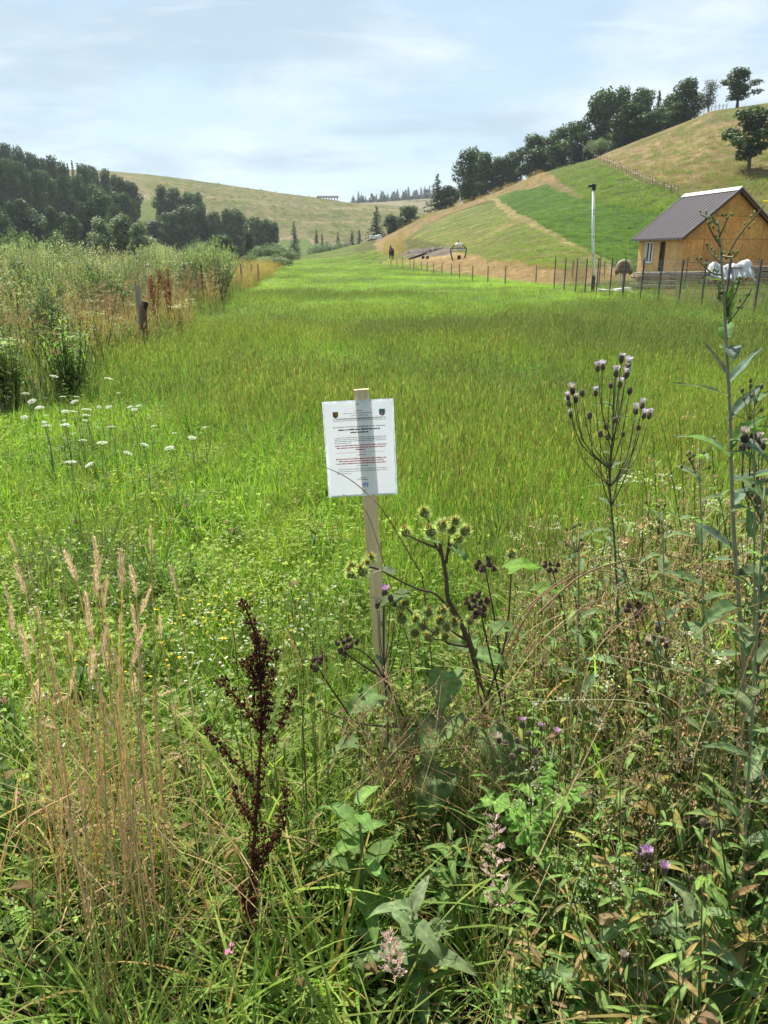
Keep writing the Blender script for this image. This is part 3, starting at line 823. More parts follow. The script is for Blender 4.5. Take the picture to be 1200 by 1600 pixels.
# weed bank on the left and the dry strip behind it
bag = Bag()
for y0, y1, dens, sc in ((5.5, 14, 9.5, (0.62, 0.95)), (14, 30, 5.5, (0.75, 1.08)), (30, 60, 1.9, (0.8, 1.15))):
    x, y = wedge(y0, y1, dens, -0.66, -0.05); e = left_edge(y); m = x < e - 0.1; x, y = x[m], y[m]
    ind = left_edge(y) - x
    dep = np.clip(ind / 1.8, 0.35, 1)
    q = fbm(x, y, 1.7, 51) * 0.5 + RNG.random(len(x)) * 0.5
    lo, hi = sc
    edge = (ind < 1.5) & (y > 11) & (RNG.random(len(x)) < 0.75)
    for kind, a, b, t in (('tgreen', -1, .36, (1.0, 1.02, 0.9)), ('mug', .36, .60, (0.92, 0.95, 0.95)), ('tgrass', .60, .68, (.95, .92, .95)), ('thistle', .68, 9, (.95, .95, 1.0))):
        s_ = (q >= a) & (q < b) & ~edge
        bag.put(kind, x[s_], y[s_], RNG.uniform(lo * .75, hi * 1.08, s_.sum()) * dep[s_], t)
    mix = RNG.random(len(x))
    m1 = mix < .22; bag.put('lance', x[m1] + .2, y[m1] - .2, (1.1, 1.9), (1.15, 1.05, 1.2)); m2 = (mix > .22) & (mix < .34); bag.put('white', x[m2] + .15, y[m2] - .25, (1.0, 1.7), (1, 1, 1)); m3 = (mix > .34) & (mix < .46); bag.put('brown', x[m3], y[m3] - .2, (1.2, 1.9), (.95, .8, .85))
    bag.put('straw', x[edge], y[edge], (1.2, 2.0), (1.1, 1.0, .95)); e2 = edge & (RNG.random(len(x)) < .5); bag.put('tgrass', x[e2], y[e2], (.35, .6), (1.0, .85, .75))
    x2, y2 = x + RNG.normal(0, .3, len(x)), y + RNG.normal(0, .3, len(x))
    bag.put('stems', x2, y2, (1.2, 2.0), (1.1, 0.95, 1.0))
x, y = wedge(38, 130, 0.9, -0.26, -0.10); e = left_edge(y); m = (x < e + .3) & (x > e - 6); x, y = x[m], y[m]
bag.put('tgrass', x, y, (0.6, 1.0), (1.05, 0.85, 0.75))
bag.out('roadside_weeds', 'tall bank of dry and grey-green weeds left of the meadow')

# dry grass along the ridge, hay strip and hut yard on the right
bag = Bag()
def polyscatter(poly, n, far):
    P = []
    xs, ys = np.array([p[0] for p in poly]), np.array([p[1] for p in poly])
    k = 0
    while len(P) < n and k < n * 6:
        k += 1
        a, b = RNG.uniform(xs.min(), xs.max()), RNG.uniform(ys.min(), ys.max())
        if inpoly(np.array([a]), np.array([b]), poly)[0]:
            P.append((a, b))
    return P
def manypoints(poly, n):
    xs, ys = np.array([p[0] for p in poly]), np.array([p[1] for p in poly])
    a, b = RNG.uniform(xs.min(), xs.max(), n), RNG.uniform(ys.min(), ys.max(), n); m = inpoly(a, b, poly)
    return list(zip(a[m], b[m]))
def fastground(P, lo, hi_):
    ys = np.geomspace(lo, hi_, 900); out = []
    for a, b in P:
        k = tan_up(b); zs = EYE + k * ys; xs = (a - 600) / FPX * (ys * CT + (EYE - zs) * ST)
        bl = zs <= hills(xs, ys)
        if bl.any():
            i = int(np.argmax(bl)); out.append((xs[i], ys[i]))
    o = np.array(out); return o[:, 0], o[:, 1]
x, y = fastground(polyscatter([(592, 385), (640, 352), (700, 327), (790, 295), (846, 270), (862, 282), (800, 300), (730, 326), (660, 354), (625, 385)], 420, 0), 60, 330)
bag.put('tgrass', x, y, (0.7, 1.3), (0.95, 0.78, 0.72))
x, y = fastground(polyscatter([(592, 398), (612, 380), (640, 392), (625, 408)], 70, 0), 60, 330)
bag.put('tgrass', x, y, (0.8, 1.4), (0.95, 0.8, 0.75))
x, y = fastground(polyscatter([(600, 410), (640, 405), (760, 408), (985, 425), (980, 440), (866, 446), (790, 438), (700, 424)], 520, 0), 40, 300)
bag.put('straw', x, y, (0.6, 1.2), (1.0, 0.9, 0.8))
x, y = fastground(polyscatter([(868, 450), (985, 440), (1200, 440), (1300, 500), (1185, 510), (1000, 480)], 420, 0), 15, 80)
q = RNG.random(len(x))
bag.put('stems', x[q < .6], y[q < .6], (1.2, 2.0), (1.05, 0.92, 1.1))
bag.put('lance', x[(q >= .6) & (q < .75)], y[(q >= .6) & (q < .75)], (0.7, 1.3), (1.0, 1.0, 1.3))
bag.put('straw', x[q >= .75], y[q >= .75], (0.8, 1.4), (0.9, 0.85, 0.8))
for poly, n, kind, sc, hs, t in (
    ([(935, 249), (1086, 186), (1200, 160), (1200, 345), (1062, 306), (1000, 281)], 3600, 'straw', (1.2, 3.0), .45, (.95, .88, .8)), ([(935, 249), (1086, 186), (1200, 160), (1200, 345), (1062, 306), (1000, 281)], 1500, 'short', (2.5, 6.0), .7, (.95, .8, .95)),
    ([(776, 309), (842, 283), (925, 314), (1062, 338), (1000, 425), (957, 411), (862, 366)], 2600, 'short', (2.0, 4.5), .55, (.72, .78, .75)), ([(846, 268), (928, 248), (1000, 281), (1062, 308), (1062, 345), (925, 316)], 1700, 'short', (2.5, 6.0), .7, (.95, .85, .9)),
    ([(640, 370), (700, 350), (772, 330), (862, 367), (957, 412), (900, 425), (760, 408)], 2600, 'straw', (.8, 1.6), .3, (1.0, .95, .8)), ([(640, 370), (700, 350), (772, 330), (862, 367), (957, 412), (900, 425), (760, 408)], 2200, 'short', (1.5, 3.5), .5, (1.15, 1.05, .9))):
    x, y = fastground(manypoints(poly, n), 40, 330); bag.put(kind, x, y, sc, t, hs=hs)
x, y = fastground(manypoints([(220, 272), (300, 281), (430, 300), (545, 317), (660, 330), (600, 375), (480, 370), (430, 360), (240, 320)], 2600), 300, 620)
bag.put('short', x, y, (5, 13), (.9, .75, .85), hs=.7)
bag.out('dry_grass', 'dry tan grass along the hill foot, ridge and hut yard')

# ------------------------------------------------------------------ trees
def leaf_cloud(P, N_, size, col, jitter=0.22, seed=0, asp=0.7):
    g = np.random.default_rng(seed); n = len(P)
    d = N_ + g.normal(0, 0.75, (n, 3)); d /= np.linalg.norm(d, axis=1)[:, None]
    u = np.cross(d, g.normal(0, 1, (n, 3))); u /= np.linalg.norm(u, axis=1)[:, None] + 1e-9
    v = np.cross(d, u)
    s = size * g.uniform(0.6, 1.35, (n, 1)); a = asp * g.uniform(0.7, 1.3, (n, 1))
    bend = d * s * g.uniform(-0.35, 0.35, (n, 1))
    V = np.stack([P - u * s, P - v * s * a + bend, P + u * s, P + v * s * a + bend], 1).reshape(-1, 3)
    F = np.arange(4 * n).reshape(n, 4)
    c = np.array(col) * g.uniform(1 - jitter, 1 + jitter, (n, 1)) * g.uniform(0.93, 1.07, (n, 3))
    return V, F, np.repeat(c, 4, 0)
def crown_points(blobs, n, seed, shell=0.55):
    g = np.random.default_rng(seed)
    vol = np.array([b[1][0] * b[1][1] * b[1][2] for b in blobs]); k = g.choice(len(blobs), n, p=vol ** 0.75 / (vol ** 0.75).sum())
    d = g.normal(0, 1, (n, 3)); d /= np.linalg.norm(d, axis=1)[:, None]
    r = shell + (1 - shell) * g.random((n, 1)) ** 0.6
    # ragged surface: some directions of a blob stick out, others are hollow
    ph = np.sin(d[:, :1] * 5 + k[:, None]) * np.sin(d[:, 1:2] * 4.3 + k[:, None] * 2.1) * np.sin(d[:, 2:] * 5.2 + k[:, None] * 0.7)
    r = r * (1 + 0.35 * ph)
    c = np.array([b[0] for b in blobs])[k]; rr = np.array([b[1] for b in blobs])[k]
    return c + d * r * rr, d, k
def tree_meshes(kind, seed):
    pale = kind == 'willow'
    if pale: kind = 'round'
    rg = random.Random(seed); random.seed(seed)
    tb = MB(); bark = (0.10, 0.075, 0.055)
    if kind in ('round', 'oval', 'birch', 'open'):
        th = {'round': 0.03, 'oval': 0.02, 'birch': 0.2, 'open': 0.16}[kind]
        wd = {'round': 0.38, 'oval': 0.28, 'birch': 0.2, 'open': 0.36}[kind]
        if kind == 'birch': bark = (0.45, 0.43, 0.40)
        top = Vector((rg.uniform(-.03, .03), rg.uniform(-.03, .03), 0.86))
        tb.tube([(0, 0, -0.03), (0, 0, 0.02), (0.004, 0.006, th), (0.01, 0.0, 0.5), top], [0.032, 0.024, 0.019, 0.012, 0.003], bark, 7)
        blobs = []; m = {'round': 24, 'oval': 20, 'birch': 12, 'open': 22}[kind]
        for i in range(m):
            t = (i + 0.5) / m; z = th + 0.09 + (0.86 - th) * t; q = i * 2.4 + rg.uniform(-.6, .6)
            env = math.sin(math.pi * min(1, 0.14 + 0.80 * t)) ** 0.7 * wd
            rr = env * rg.uniform(0.0, 0.80)
            c = (math.cos(q) * rr, math.sin(q) * rr, z - 0.02); sz = rg.uniform(0.105, 0.165) * (0.8 if kind in ('birch', 'open') else 1.05)
            blobs.append((c, (sz * 1.05, sz * 1.05, sz * 0.8)))
            zb = max(th * 0.8, z - 0.2)
            tb.tube([(0.005, 0, zb), (c[0] * .5, c[1] * .5, (zb + c[2]) / 2 + 0.02), c], [0.009, 0.006, 0.002], bark, 4, False)
        n = {'round': 6500, 'oval': 5200, 'birch': 1900, 'open': 5200}[kind]
        P, d, kb = crown_points(blobs, n, seed, 0.45)
        col = {'round': (0.042, 0.082, 0.018), 'oval': (0.055, 0.098, 0.026), 'birch': (0.085, 0.11, 0.05), 'open': (0.048, 0.082, 0.026)}[kind]
        V, F, C = leaf_cloud(P, d + np.array([0, 0, 0.5]), {'round': 0.021, 'oval': 0.020, 'birch': 0.015, 'open': 0.018}[kind], (0.21, 0.25, 0.15) if pale else col, 0.28, seed); C = C * np.repeat(0.68 + 0.64 * np.random.default_rng(seed).random(len(blobs))[kb], 4)[:, None]  # random lighter blobs: sunlit leaf masses put into the colour
    elif kind == 'bush':
        blobs = []
        for i in range(15):
            q = i * 2.4 + rg.uniform(-.5, .5); rr = 0.62 * math.sqrt((i + .5) / 15); z = 0.30 + 0.45 * (1 - (rr / 0.7) ** 2) * rg.uniform(0.5, 1.05)
            sz = rg.uniform(0.19, 0.30)
            blobs.append(((math.cos(q) * rr, math.sin(q) * rr, z), (sz, sz, sz * 0.9)))
            tb.tube([(0, 0, -0.03), (math.cos(q) * rr * .4, math.sin(q) * rr * .4, z * .5), blobs[-1][0]], [0.02, 0.014, 0.004], bark, 4, False)
        P, d, kb = crown_points(blobs, 3600, seed, 0.45)
        V, F, C = leaf_cloud(P, d + np.array([0, 0, 0.5]), 0.032, (0.16, 0.21, 0.10), 0.3, seed, 0.5); C = C * np.repeat(0.7 + 0.6 * np.random.default_rng(seed).random(len(blobs))[kb], 4)[:, None]  # lighter blobs again stand for sunlit leaf masses, set by colour
    else:  # conifers
        tb.tube([(0, 0, -0.03), (0, 0, 0.3), (0, 0, 0.96)], [0.02, 0.014, 0.002], bark, 6)
        Ps, Ds = [], []; g = np.random.default_rng(seed); lay = 26
        wd = 0.20 if kind == 'spruce' else 0.26
        for i in range(lay):
            t = i / (lay - 1); z = 0.07 + 0.90 * t; rad = wd * (1 - t) ** 0.85 * g.uniform(0.75, 1.15) + 0.006
            for k in range(int(5 + 7 * (1 - t))):
                q = g.uniform(0, 6.283); L = rad * g.uniform(0.55, 1.12); m = int(4 + 22 * L / wd)
                s = g.random(m) ** 0.7
                p = np.stack([np.cos(q) * L * s, np.sin(q) * L * s, z - 0.25 * L * s * s - 0.01], 1) + g.normal(0, 0.007, (m, 3))
                Ps.append(p); Ds.append(np.tile([math.cos(q) * .4, math.sin(q) * .4, 0.9], (m, 1)))
        P = np.vstack(Ps); d = np.vstack(Ds)
        V, F, C = leaf_cloud(P, d, 0.015, (0.038, 0.062, 0.03), 0.25, seed, 0.6)
    return tb.mesh('trunk', M_BARK, True), mesh_np('crown', V, F, C, M_TREE)
TREES = {}
def proto(kind, seed):
    if (kind, seed) not in TREES: TREES[(kind, seed)] = tree_meshes(kind, seed)
    return TREES[(kind, seed)]
NAME = {'round': 'broadleaf_tree', 'oval': 'broadleaf_tree', 'open': 'broadleaf_tree', 'birch': 'birch_tree', 'bush': 'willow_bush', 'willow': 'willow_tree', 'spruce': 'spruce_tree', 'fir': 'spruce_tree'}
ASPECT = {'round': 0.84, 'willow': 0.84, 'oval': 0.64, 'open': 0.70, 'birch': 0.48, 'bush': 1.7, 'spruce': 0.40, 'fir': 0.50}
def plant_tree(kind, seed, px, topy, wid, Y, label, group=None, basey=None):
    tm, cm = proto(kind, seed)
    p = at(px, topy, Y); g = hz(p.x, Y)
    H = max(p.z - g, 0.6)
    if basey is not None:      # the foot hides behind rising ground: keep the visible height only
        pass
    W = wid / FPX * (Y * CT) * 1.3
    o = thing(NAME[kind], label, 'bush' if kind == 'bush' else 'tree', (p.x, Y, g), random.uniform(0, 6.28), group)
    sxy = W / ASPECT[kind]
    o.scale = (sxy, sxy, H)
    child('trunk', tm, o); child('crown', cm, o)
    return o
random.seed(5)
RT = [  # ridge trees on the right hill: kind, seed, px, top, width, extra distance, label
    ('fir', 1, 684, 270, 36, 6, 'dark conifer at the low end of the row of trees up the right hill'),
    ('round', 2, 700, 290, 34, 8, 'low dark tree between the end conifer and the first tall broadleaf of the row'),
    ('round', 3, 736, 232, 50, 6, 'tall dark broadleaf tree, lowest tall one of the hill row'),
    ('oval', 4, 759, 238, 36, 4, 'slim pale green tree beside the lowest tall broadleaf of the row'),
    ('oval', 5, 781, 246, 34, 6, 'middling dark tree filling the gap below the hill fence'),
    ('oval', 14, 803, 236, 36, 8, 'narrow dark tree just below the rounded one in the hill row'),
    ('round', 6, 834, 210, 58, 5, 'broad rounded dark tree standing above the bright green field'),
    ('oval', 4, 860, 214, 38, 8, 'dull green tree squeezed behind the broad rounded one'),
    ('round', 7, 880, 198, 46, 6, 'dark upright tree above the dry patch in the hill row'),
    ('oval', 5, 904, 190, 42, 6, 'grey-green feathery tree next to the fence top'),
    ('bush', 8, 940, 211, 46, -2, 'low light green bush at the upper end of the hill fence'),
    ('round', 9, 940, 143, 52, 14, 'tall dark tree with a domed crown behind the fence top'),
    ('round', 3, 973, 137, 48, 16, 'tall dark tree with two humps high on the hill row'),
    ('oval', 14, 1006, 136, 44, 16, 'tall narrow dark tree near the upper end of the row'),
    ('round', 6, 986, 160, 68, 3, 'mid green broad tree in front of the tall dark ones'),
    ('spruce', 10, 1031, 140, 30, 10, 'thin dark spruce among the upper trees of the hill row'),
    ('oval', 5, 1024, 176, 36, 2, 'short dark tree at the edge of the dry pasture'),
    ('oval', 4, 1052, 148, 38, 8, 'dull green tree beside the uppermost rounded one'),
    ('round', 2, 1076, 123, 48, 6, 'dark rounded tree at the top end of the hill row'),
    ('oval', 14, 1058, 160, 36, 3, 'low dark tree at the foot of the top end rounded tree'),
    ('birch', 11, 1113, 125, 26, 4, 'thin airy birch standing alone on the skyline'),
    ('open', 12, 1160, 105, 54, 2, 'large open crowned tree on the skyline at the hill top'),
]
def ridge_y(px): return float(np.interp(wcoord(px, 250), RW, RD))
for k, s, px, ty, wd, ex, lb in RT:
    plant_tree(k, s, px, ty, wd, ridge_y(px) + ex, lb, 'trees in the row up the right hill')
g = ground(1180, 266, 40)
plant_tree('open', 13, 1184, 164, 72, g.y, 'dark two-stemmed tree standing in the dry pasture above the hut', None)

for k, s, px, ty, wd, Y, lb in [
    ('fir', 1, 588, 320, 34, 268, 'ragged dark conifer at the head of the meadow'),
    ('round', 7, 613, 336, 28, 272, 'small dark round tree between two taller ones at the meadow head'),
    ('spruce', 10, 626, 330, 16, 276, 'narrow young spruce behind the meadow head'),
    ('round', 9, 640, 322, 34, 274, 'dark bushy tree at the foot of the dry ridge'),
    ('bush', 8, 661, 332, 22, 276, 'low bush on the lower end of the dry ridge')]:
    plant_tree(k, s, px, ty, wd, Y, lb, 'trees at the head of the meadow')

# wood on the left hill
def on_left(px, basey):
    g = ground(px, basey, 150); return g.y
LAB_S = 'dark spruce in the back row of the wood on the left hillside'
LAB_B = 'dark broadleaf in the back row of the wood on the left hillside'
out = [(0, 226), (20, 222), (40, 240), (75, 245), (100, 250), (120, 249), (135, 257), (150, 262), (165, 268), (183, 270), (200, 284), (216, 292)]
ox, oy = zip(*out)
px = -14.0; i = 0
while px < 212:
    ty = np.interp(px, ox, oy) + random.uniform(-4, 9)
    kk = random.choice(['round', 'oval', 'spruce', 'oval', 'fir']); sd = {'round': 3, 'oval': 5, 'spruce': 10, 'fir': 1}[kk]
    plant_tree(kk, sd, px, ty, random.uniform(17, 25) if kk != 'spruce' else 15, 330 + random.uniform(-8, 12), LAB_S if sd == 10 or sd == 1 else LAB_B, 'trees of the wood on the left hill')
    px += random.uniform(6, 11); i += 1
px = -10.0
while px < 205:
    ty = np.interp(px, ox, oy) + random.uniform(22, 36)
    kk = random.choice(['round', 'oval', 'oval']); sd = {'round': random.choice([2, 7]), 'oval': random.choice([4, 14])}[kk]
    plant_tree(kk, sd, px, ty, random.uniform(21, 30), 296 + random.uniform(-8, 8), 'dark leafy tree in the middle row of the wood on the left hillside', 'trees of the wood on the left hill')
    px += random.uniform(10, 16)
px = -6.0
WL2 = 'paler rounded tree along the lower edge of the left wood'
while px < 190:
    ty = random.uniform(296, 336)
    plant_tree(random.choice(['round', 'oval']), 6, px, ty, random.uniform(26, 40), 236 + random.uniform(-8, 8), WL2, 'trees along the lower edge of the left wood') if random.random() < .6 else \
        plant_tree('oval', 5, px, ty, random.uniform(22, 32), 240 + random.uniform(-8, 8), WL2, 'trees along the lower edge of the left wood')
    px += random.uniform(13, 20)
plant_tree('fir', 1, 207, 312, 22, 262, 'single dark fir between the wood and the small bright meadow')
WM = 'dark tree of the wooded strip crossing the left hill'
for px, ty, wd, Y, k, s in [(249, 290, 20, 345, 'oval', 5), (270, 294, 36, 345, 'round', 3), (292, 301, 34, 345, 'round', 2), (308, 300, 20, 350, 'oval', 14),
                            (240, 344, 34, 300, 'round', 7), (262, 332, 34, 305, 'oval', 4), (286, 322, 46, 310, 'oval', 5), (312, 320, 40, 315, 'round', 6), (334, 330, 32, 315, 'oval', 14),
                            (352, 327, 24, 318, 'oval', 4), (366, 328, 38, 322, 'round', 3), (386, 352, 20, 322, 'spruce', 10), (398, 340, 30, 326, 'oval', 5), (416, 343, 28, 328, 'round', 2), (428, 348, 18, 330, 'round', 7)]:
    plant_tree(k, s, px, ty, wd, Y, WM, 'trees of the strip on the left hill')
plant_tree('fir', 1, 459, 344, 19, 345, 'lone dark spruce on the bare slope of the left hill')
for px, ty, wd in [(494, 358, 13), (503, 364, 11), (528, 362, 12), (550, 360, 15), (561, 358, 17)]:
    plant_tree('spruce', 10, px, ty, wd, 360, 'small dark conifer in the line at the foot of the left hill', 'conifers at the foot of the left hill')
# far ridge conifers and the solid wood behind them
for px, ty, wd in [(552, 305, 12), (560, 298, 8), (565, 303, 8), (571, 306, 7), (580, 305, 9), (588, 303, 9), (596, 297, 10), (606, 302, 9), (613, 300, 9), (621, 295, 13), (632, 301, 10),
                   (638, 291, 10), (646, 299, 9), (652, 297, 9), (658, 292, 11), (664, 290, 10), (671, 289, 10), (677, 287, 10), (640, 318, 9), (652, 316, 11), (664, 315, 10)]:
    plant_tree('spruce', 10, px, ty, wd, 1000 + random.uniform(-10, 10) - (60 if ty > 310 else 0), 'distant spruce on the far blue ridge', 'spruces on the far ridge')
def far_wood():
    g = np.random.default_rng(3); n = 5200
    pw = g.uniform(556, 720, n); Y = g.uniform(985, 1040, n); tp = np.interp(pw, [556, 600, 640, 720], [314, 309, 306, 298])
    w = np.array([wcoord(a, 310) for a in pw]); x = w * Y; zt = EYE + np.array([tan_up(b) for b in tp]) * Y + 7 * np.abs(np.sin(pw * 0.9)) * np.sin(pw * 0.37)
    zb = hills(x, Y); z = zb + (np.maximum(zt, zb + 2) - zb) * g.random(n) ** 0.8
    V, F, C = leaf_cloud(np.stack([x, Y, z], 1), np.tile([0, -.5, .8], (n, 1)), 1.6, (0.03, 0.05, 0.025), 0.25, 3)
    tag(child('far_wood', mesh_np('far_wood', V, F, C, M_TREE), None), 'dark conifer wood filling the far ridge', None, None, 'stuff')
far_wood()

# bushes at the edge of the weeds and along the stream
for px, ty, wd, Y, lb, k, s in [
    (22, 342, 62, 62, 'grey-green willow bush rising behind the left weeds', 'bush', 8), (86, 350, 68, 60, 'bright green spreading bush behind the left weeds', 'bush', 15),
    (152, 340, 46, 112, 'rounded grey willow behind the left weeds', 'willow', 6), (186, 336, 44, 115, 'taller dark willow beside the rounded grey one', 'willow', 7), (216, 346, 44, 112, 'leaning pale willow at the end of the willow group', 'willow', 6),
    (312, 366, 50, 120, 'low grey-green bush behind the silvery shrub', 'bush', 8), (350, 369, 36, 150, 'dark round bush beyond the silvery shrub', 'round', 9), (388, 361, 18, 190, 'small upright dark tree behind the bushes by the meadow', 'oval', 14),
    (392, 390, 34, 105, 'dark low bush nearest the dry grass at the meadow edge', 'bush', 15), (412, 375, 44, 150, 'pale green bush at the back of the stream bushes', 'bush', 8), (434, 374, 44, 160, 'bright bush in the middle of the stream bushes', 'bush', 15),
    (425, 394, 54, 96, 'wide olive bush standing at the left meadow edge', 'bush', 8), (452, 384, 34, 150, 'dark bush at the end of the stream bushes', 'bush', 15), (505, 372, 46, 300, 'grey willow bush at the foot of the left hill', 'bush', 8), (534, 372, 34, 300, 'pale willow bush near the head of the meadow', 'bush', 15)]:
    plant_tree(k, s, px, ty, wd, Y, lb, 'bushes along the stream and weeds')

random.seed(44)
for px, ty, wd, Y, lb in [(30, 388, 110, 15, 'broad grey-green bush at the far left among the tall weeds'), (150, 396, 90, 17, 'olive bush among the weeds between the left bush and the post'), (95, 384, 95, 26, 'pale bush rising at the back of the left weeds'), (205, 388, 90, 28, 'grey bush in the weeds behind the weathered post'), (275, 392, 80, 25, 'olive bush beside the silvery shrub'), (60, 430, 70, 11.5, 'low green bush in the middle of the left weeds')]:
    plant_tree('bush', 8 if wd > 85 else 15, px, ty, wd, Y, lb, 'bushes among the left weeds')
def willow_shrub():
    g0 = Vector((-0.213 * 27, 27, 0)); g0.z = hz(g0.x, g0.y)
    o = thing('willow_shrub', 'silvery grey-green upright willow shrub by the meadow edge', 'shrub', g0)
    rg = np.random.default_rng(7); st = MB(); Ps, Ds = [], []
    random.seed(3)
    for i in range(150):
        q = random.uniform(0, 6.283); rr = 0.75 * math.sqrt(random.random()); H = random.uniform(1.5, 2.25) * (1 - 0.25 * rr); b = Vector((math.cos(q) * rr * .35, math.sin(q) * rr * .35, 0))
        tip = Vector((math.cos(q) * rr * 1.35, math.sin(q) * rr * 1.35, H)); mid = b.lerp(tip, 0.5) + Vector((0, 0, 0.12))
        st.tube([b, mid, tip], [0.010, 0.007, 0.002], (0.14, 0.12, 0.07), 4, False)
        m = 46; t = rg.uniform(0.15, 1, m)
        p = np.outer((1 - t) ** 2, b) + np.outer(2 * t * (1 - t), mid) + np.outer(t * t, tip)
        Ps.append(p + rg.normal(0, 0.03, (m, 3))); Ds.append(rg.normal(0, 1, (m, 3)) + [0, 0, 0.2])
    st.build('stem', M_STEM, o)
    P = np.vstack(Ps); d = np.vstack(Ds)
    # narrow upright leaves
    n = len(P); up = np.tile([0, 0, 1.0], (n, 1)) + rg.normal(0, 0.35, (n, 3)); sd = np.cross(up, d); sd /= np.linalg.norm(sd, axis=1)[:, None]
    L = rg.uniform(0.07, 0.13, (n, 1)); V = np.stack([P, P + up * L * .5 - sd * .012, P + up * L, P + up * L * .5 + sd * .012], 1).reshape(-1, 3)
    C = np.repeat(np.array([0.29, 0.31, 0.215]) * rg.uniform(.75, 1.25, (n, 1)), 4, 0)
    child('foliage', mesh_np('foliage', V, np.arange(4 * n).reshape(n, 4), C, M_LEAF), o)
    return o
w1 = willow_shrub()
for xx, yy, sc, lb in [(-6.6, 29.5, 0.95, 'second silvery willow shrub set behind the first'), (-9.5, 34, 1.0, 'dull silvery willow shrub deep in the weeds'), (-11.6, 24, 0.92, 'broad silvery shrub at the left edge of the weeds'), (-8.6, 20.5, 0.72, 'low silvery shrub behind the weathered post and weeds'), (-14.5, 33, 1.1, 'tall silvery shrub at the back left of the weeds')]:
    c = copy_tree(w1); c.location = (xx, yy, hz(xx, yy)); c.scale = (sc, sc, sc); c.rotation_euler.z = 1.9; c['label'] = lb

# ------------------------------------------------------------------ haze
def haze():
    b = MB(); b.box((0, 0, 62), (3520, 3520, 130), (1, 1, 1))
    t = NT('air'); v = t.n('ShaderNodeVolumePrincipled')
    v.inputs['Color'].default_value = (0.80, 0.88, 0.96, 1); v.inputs['Density'].default_value = HAZE; v.inputs['Anisotropy'].default_value = 0.2
    t.l(v.outputs[0], t.out.inputs['Volume'])
    o = b.build('haze', t.m); tag(o, 'pale summer haze over the valley', None, None, 'stuff')
HAZE = 0.00014
haze()

# ------------------------------------------------------------------ the hut
def prism(b, poly, axis, a0, a1, col):
    n = len(poly)
    mk = (lambda u, z, a: (u, a, z)) if axis == 'y' else (lambda u, z, a: (a, u, z))
    vs = [mk(u, z, a0) for u, z in poly] + [mk(u, z, a1) for u, z in poly]
    fs = [tuple(range(n - 1, -1, -1)), tuple(range(n, 2 * n))] + [(i, (i + 1) % n, n + (i + 1) % n, n + i) for i in range(n)]
    b.add(vs, fs, col)
def clip_under(poly, f):
    out = []; n = len(poly)
    for i in range(n):
        a, b = poly[i], poly[(i + 1) % n]
        da, db = f(a[0]) - a[1], f(b[0]) - b[1]
        if da >= 0: out.append(a)
        if (da >= 0) != (db >= 0):
            t = da / (da - db); out.append((a[0] + (b[0] - a[0]) * t, a[1] + (b[1] - a[1]) * t))
    return out
def osb_mat():
    t = NT('strand_board')
    a = t.n('ShaderNodeAttribute', attribute_name='Col')
    v = t.n('ShaderNodeTexVoronoi'); v.inputs['Scale'].default_value = 26
    tc = t.n('ShaderNodeTexCoord'); mp = t.n('ShaderNodeMapping'); mp.inputs['Scale'].default_value = (1, 1, 0.45)
    t.l(tc.outputs['Object'], mp.inputs[0]); t.l(mp.outputs[0], v.inputs['Vector'])
    sep = t.n('ShaderNodeSeparateColor'); t.l(v.outputs['Color'], sep.inputs[0])
    f = t.noise(1.1, 5, 0.6)
    k = t.n('ShaderNodeMath', operation='MULTIPLY'); t.l(t.rng(sep.outputs[0], 0, 1, 0.74, 1.22), k.inputs[0]); t.l(t.rng(f, 0.3, 0.7, 0.8, 1.2), k.inputs[1])
    g = t.n('ShaderNodeCombineColor')
    for q in range(3): t.l(k.outputs[0], g.inputs[q])
    c = t.mix(1.0, a.outputs['Color'], g.outputs[0], 'MULTIPLY')
    return t.done(t.bsdf(c, 0.75, 0.2, bump=sep.outputs[0], bs=0.3, bd=0.004))
M_OSB = osb_mat()
M_ROOF = plain_mat('roof_sheet', 0.75, 0.12, nscale=2, namt=0.12, bs=0.03)
def glass_mat():
    t = NT('window_glass'); p = t.bsdf((0.03, 0.035, 0.04), 0.06, 0.6); return t.done(p)
M_GLASS = glass_mat()

PX = at(1063, 430, 47.0)
HX, HY = PX.x, 47.0
H_RZ = math.atan2(0.19, 0.98)
hut = thing('wooden_hut', 'small unfinished wooden hut clad in orange chipboard with a dark sheet roof', 'hut', (HX, HY, hz(HX, HY)), H_RZ)
GW, GL, EV, RG = 6.0, 5.15, 2.82, 5.22     # gable width, length, wall height, ridge height
slope = (RG - EV) / (GW / 2)
fL = lambda u: EV + slope * u
fR = lambda u: EV + slope * (GW - u)
b = MB()
core = [(0.03, 0), (GW - 0.03, 0), (GW - 0.03, EV - 0.05), (GW / 2, RG - 0.08), (0.03, EV - 0.05)]
prism(b, core, 'y', 0.03, GL - 0.03, (0.10, 0.06, 0.03))
wall = b.build('wall', M_OSB, hut)
OSBC = (0.60, 0.30, 0.085)
xs = [0.0, 1.25, 2.5, 3.75, 5.0, 6.0]; zs = [0.0, 1.28, 2.56, 3.82, 5.3]
random.seed(2)
for i in range(5):
    for j in range(4):
        off = 0.0
        poly = [(xs[i] + .011, zs[j] + .011), (xs[i + 1] - .011, zs[j] + .011), (xs[i + 1] - .011, zs[j + 1] - .011), (xs[i] + .011, zs[j + 1] - .011)]
        for f in (fL, fR):
            if len(poly) > 2: poly = clip_under(poly, lambda u, f=f: f(u) - 0.06)
        if len(poly) < 3: continue
        q = MB(); prism(q, poly, 'y', -0.012 + random.uniform(-.003, .003), 0.028, jit(OSBC, 0.12)); q.build('panel', M_OSB, wall)
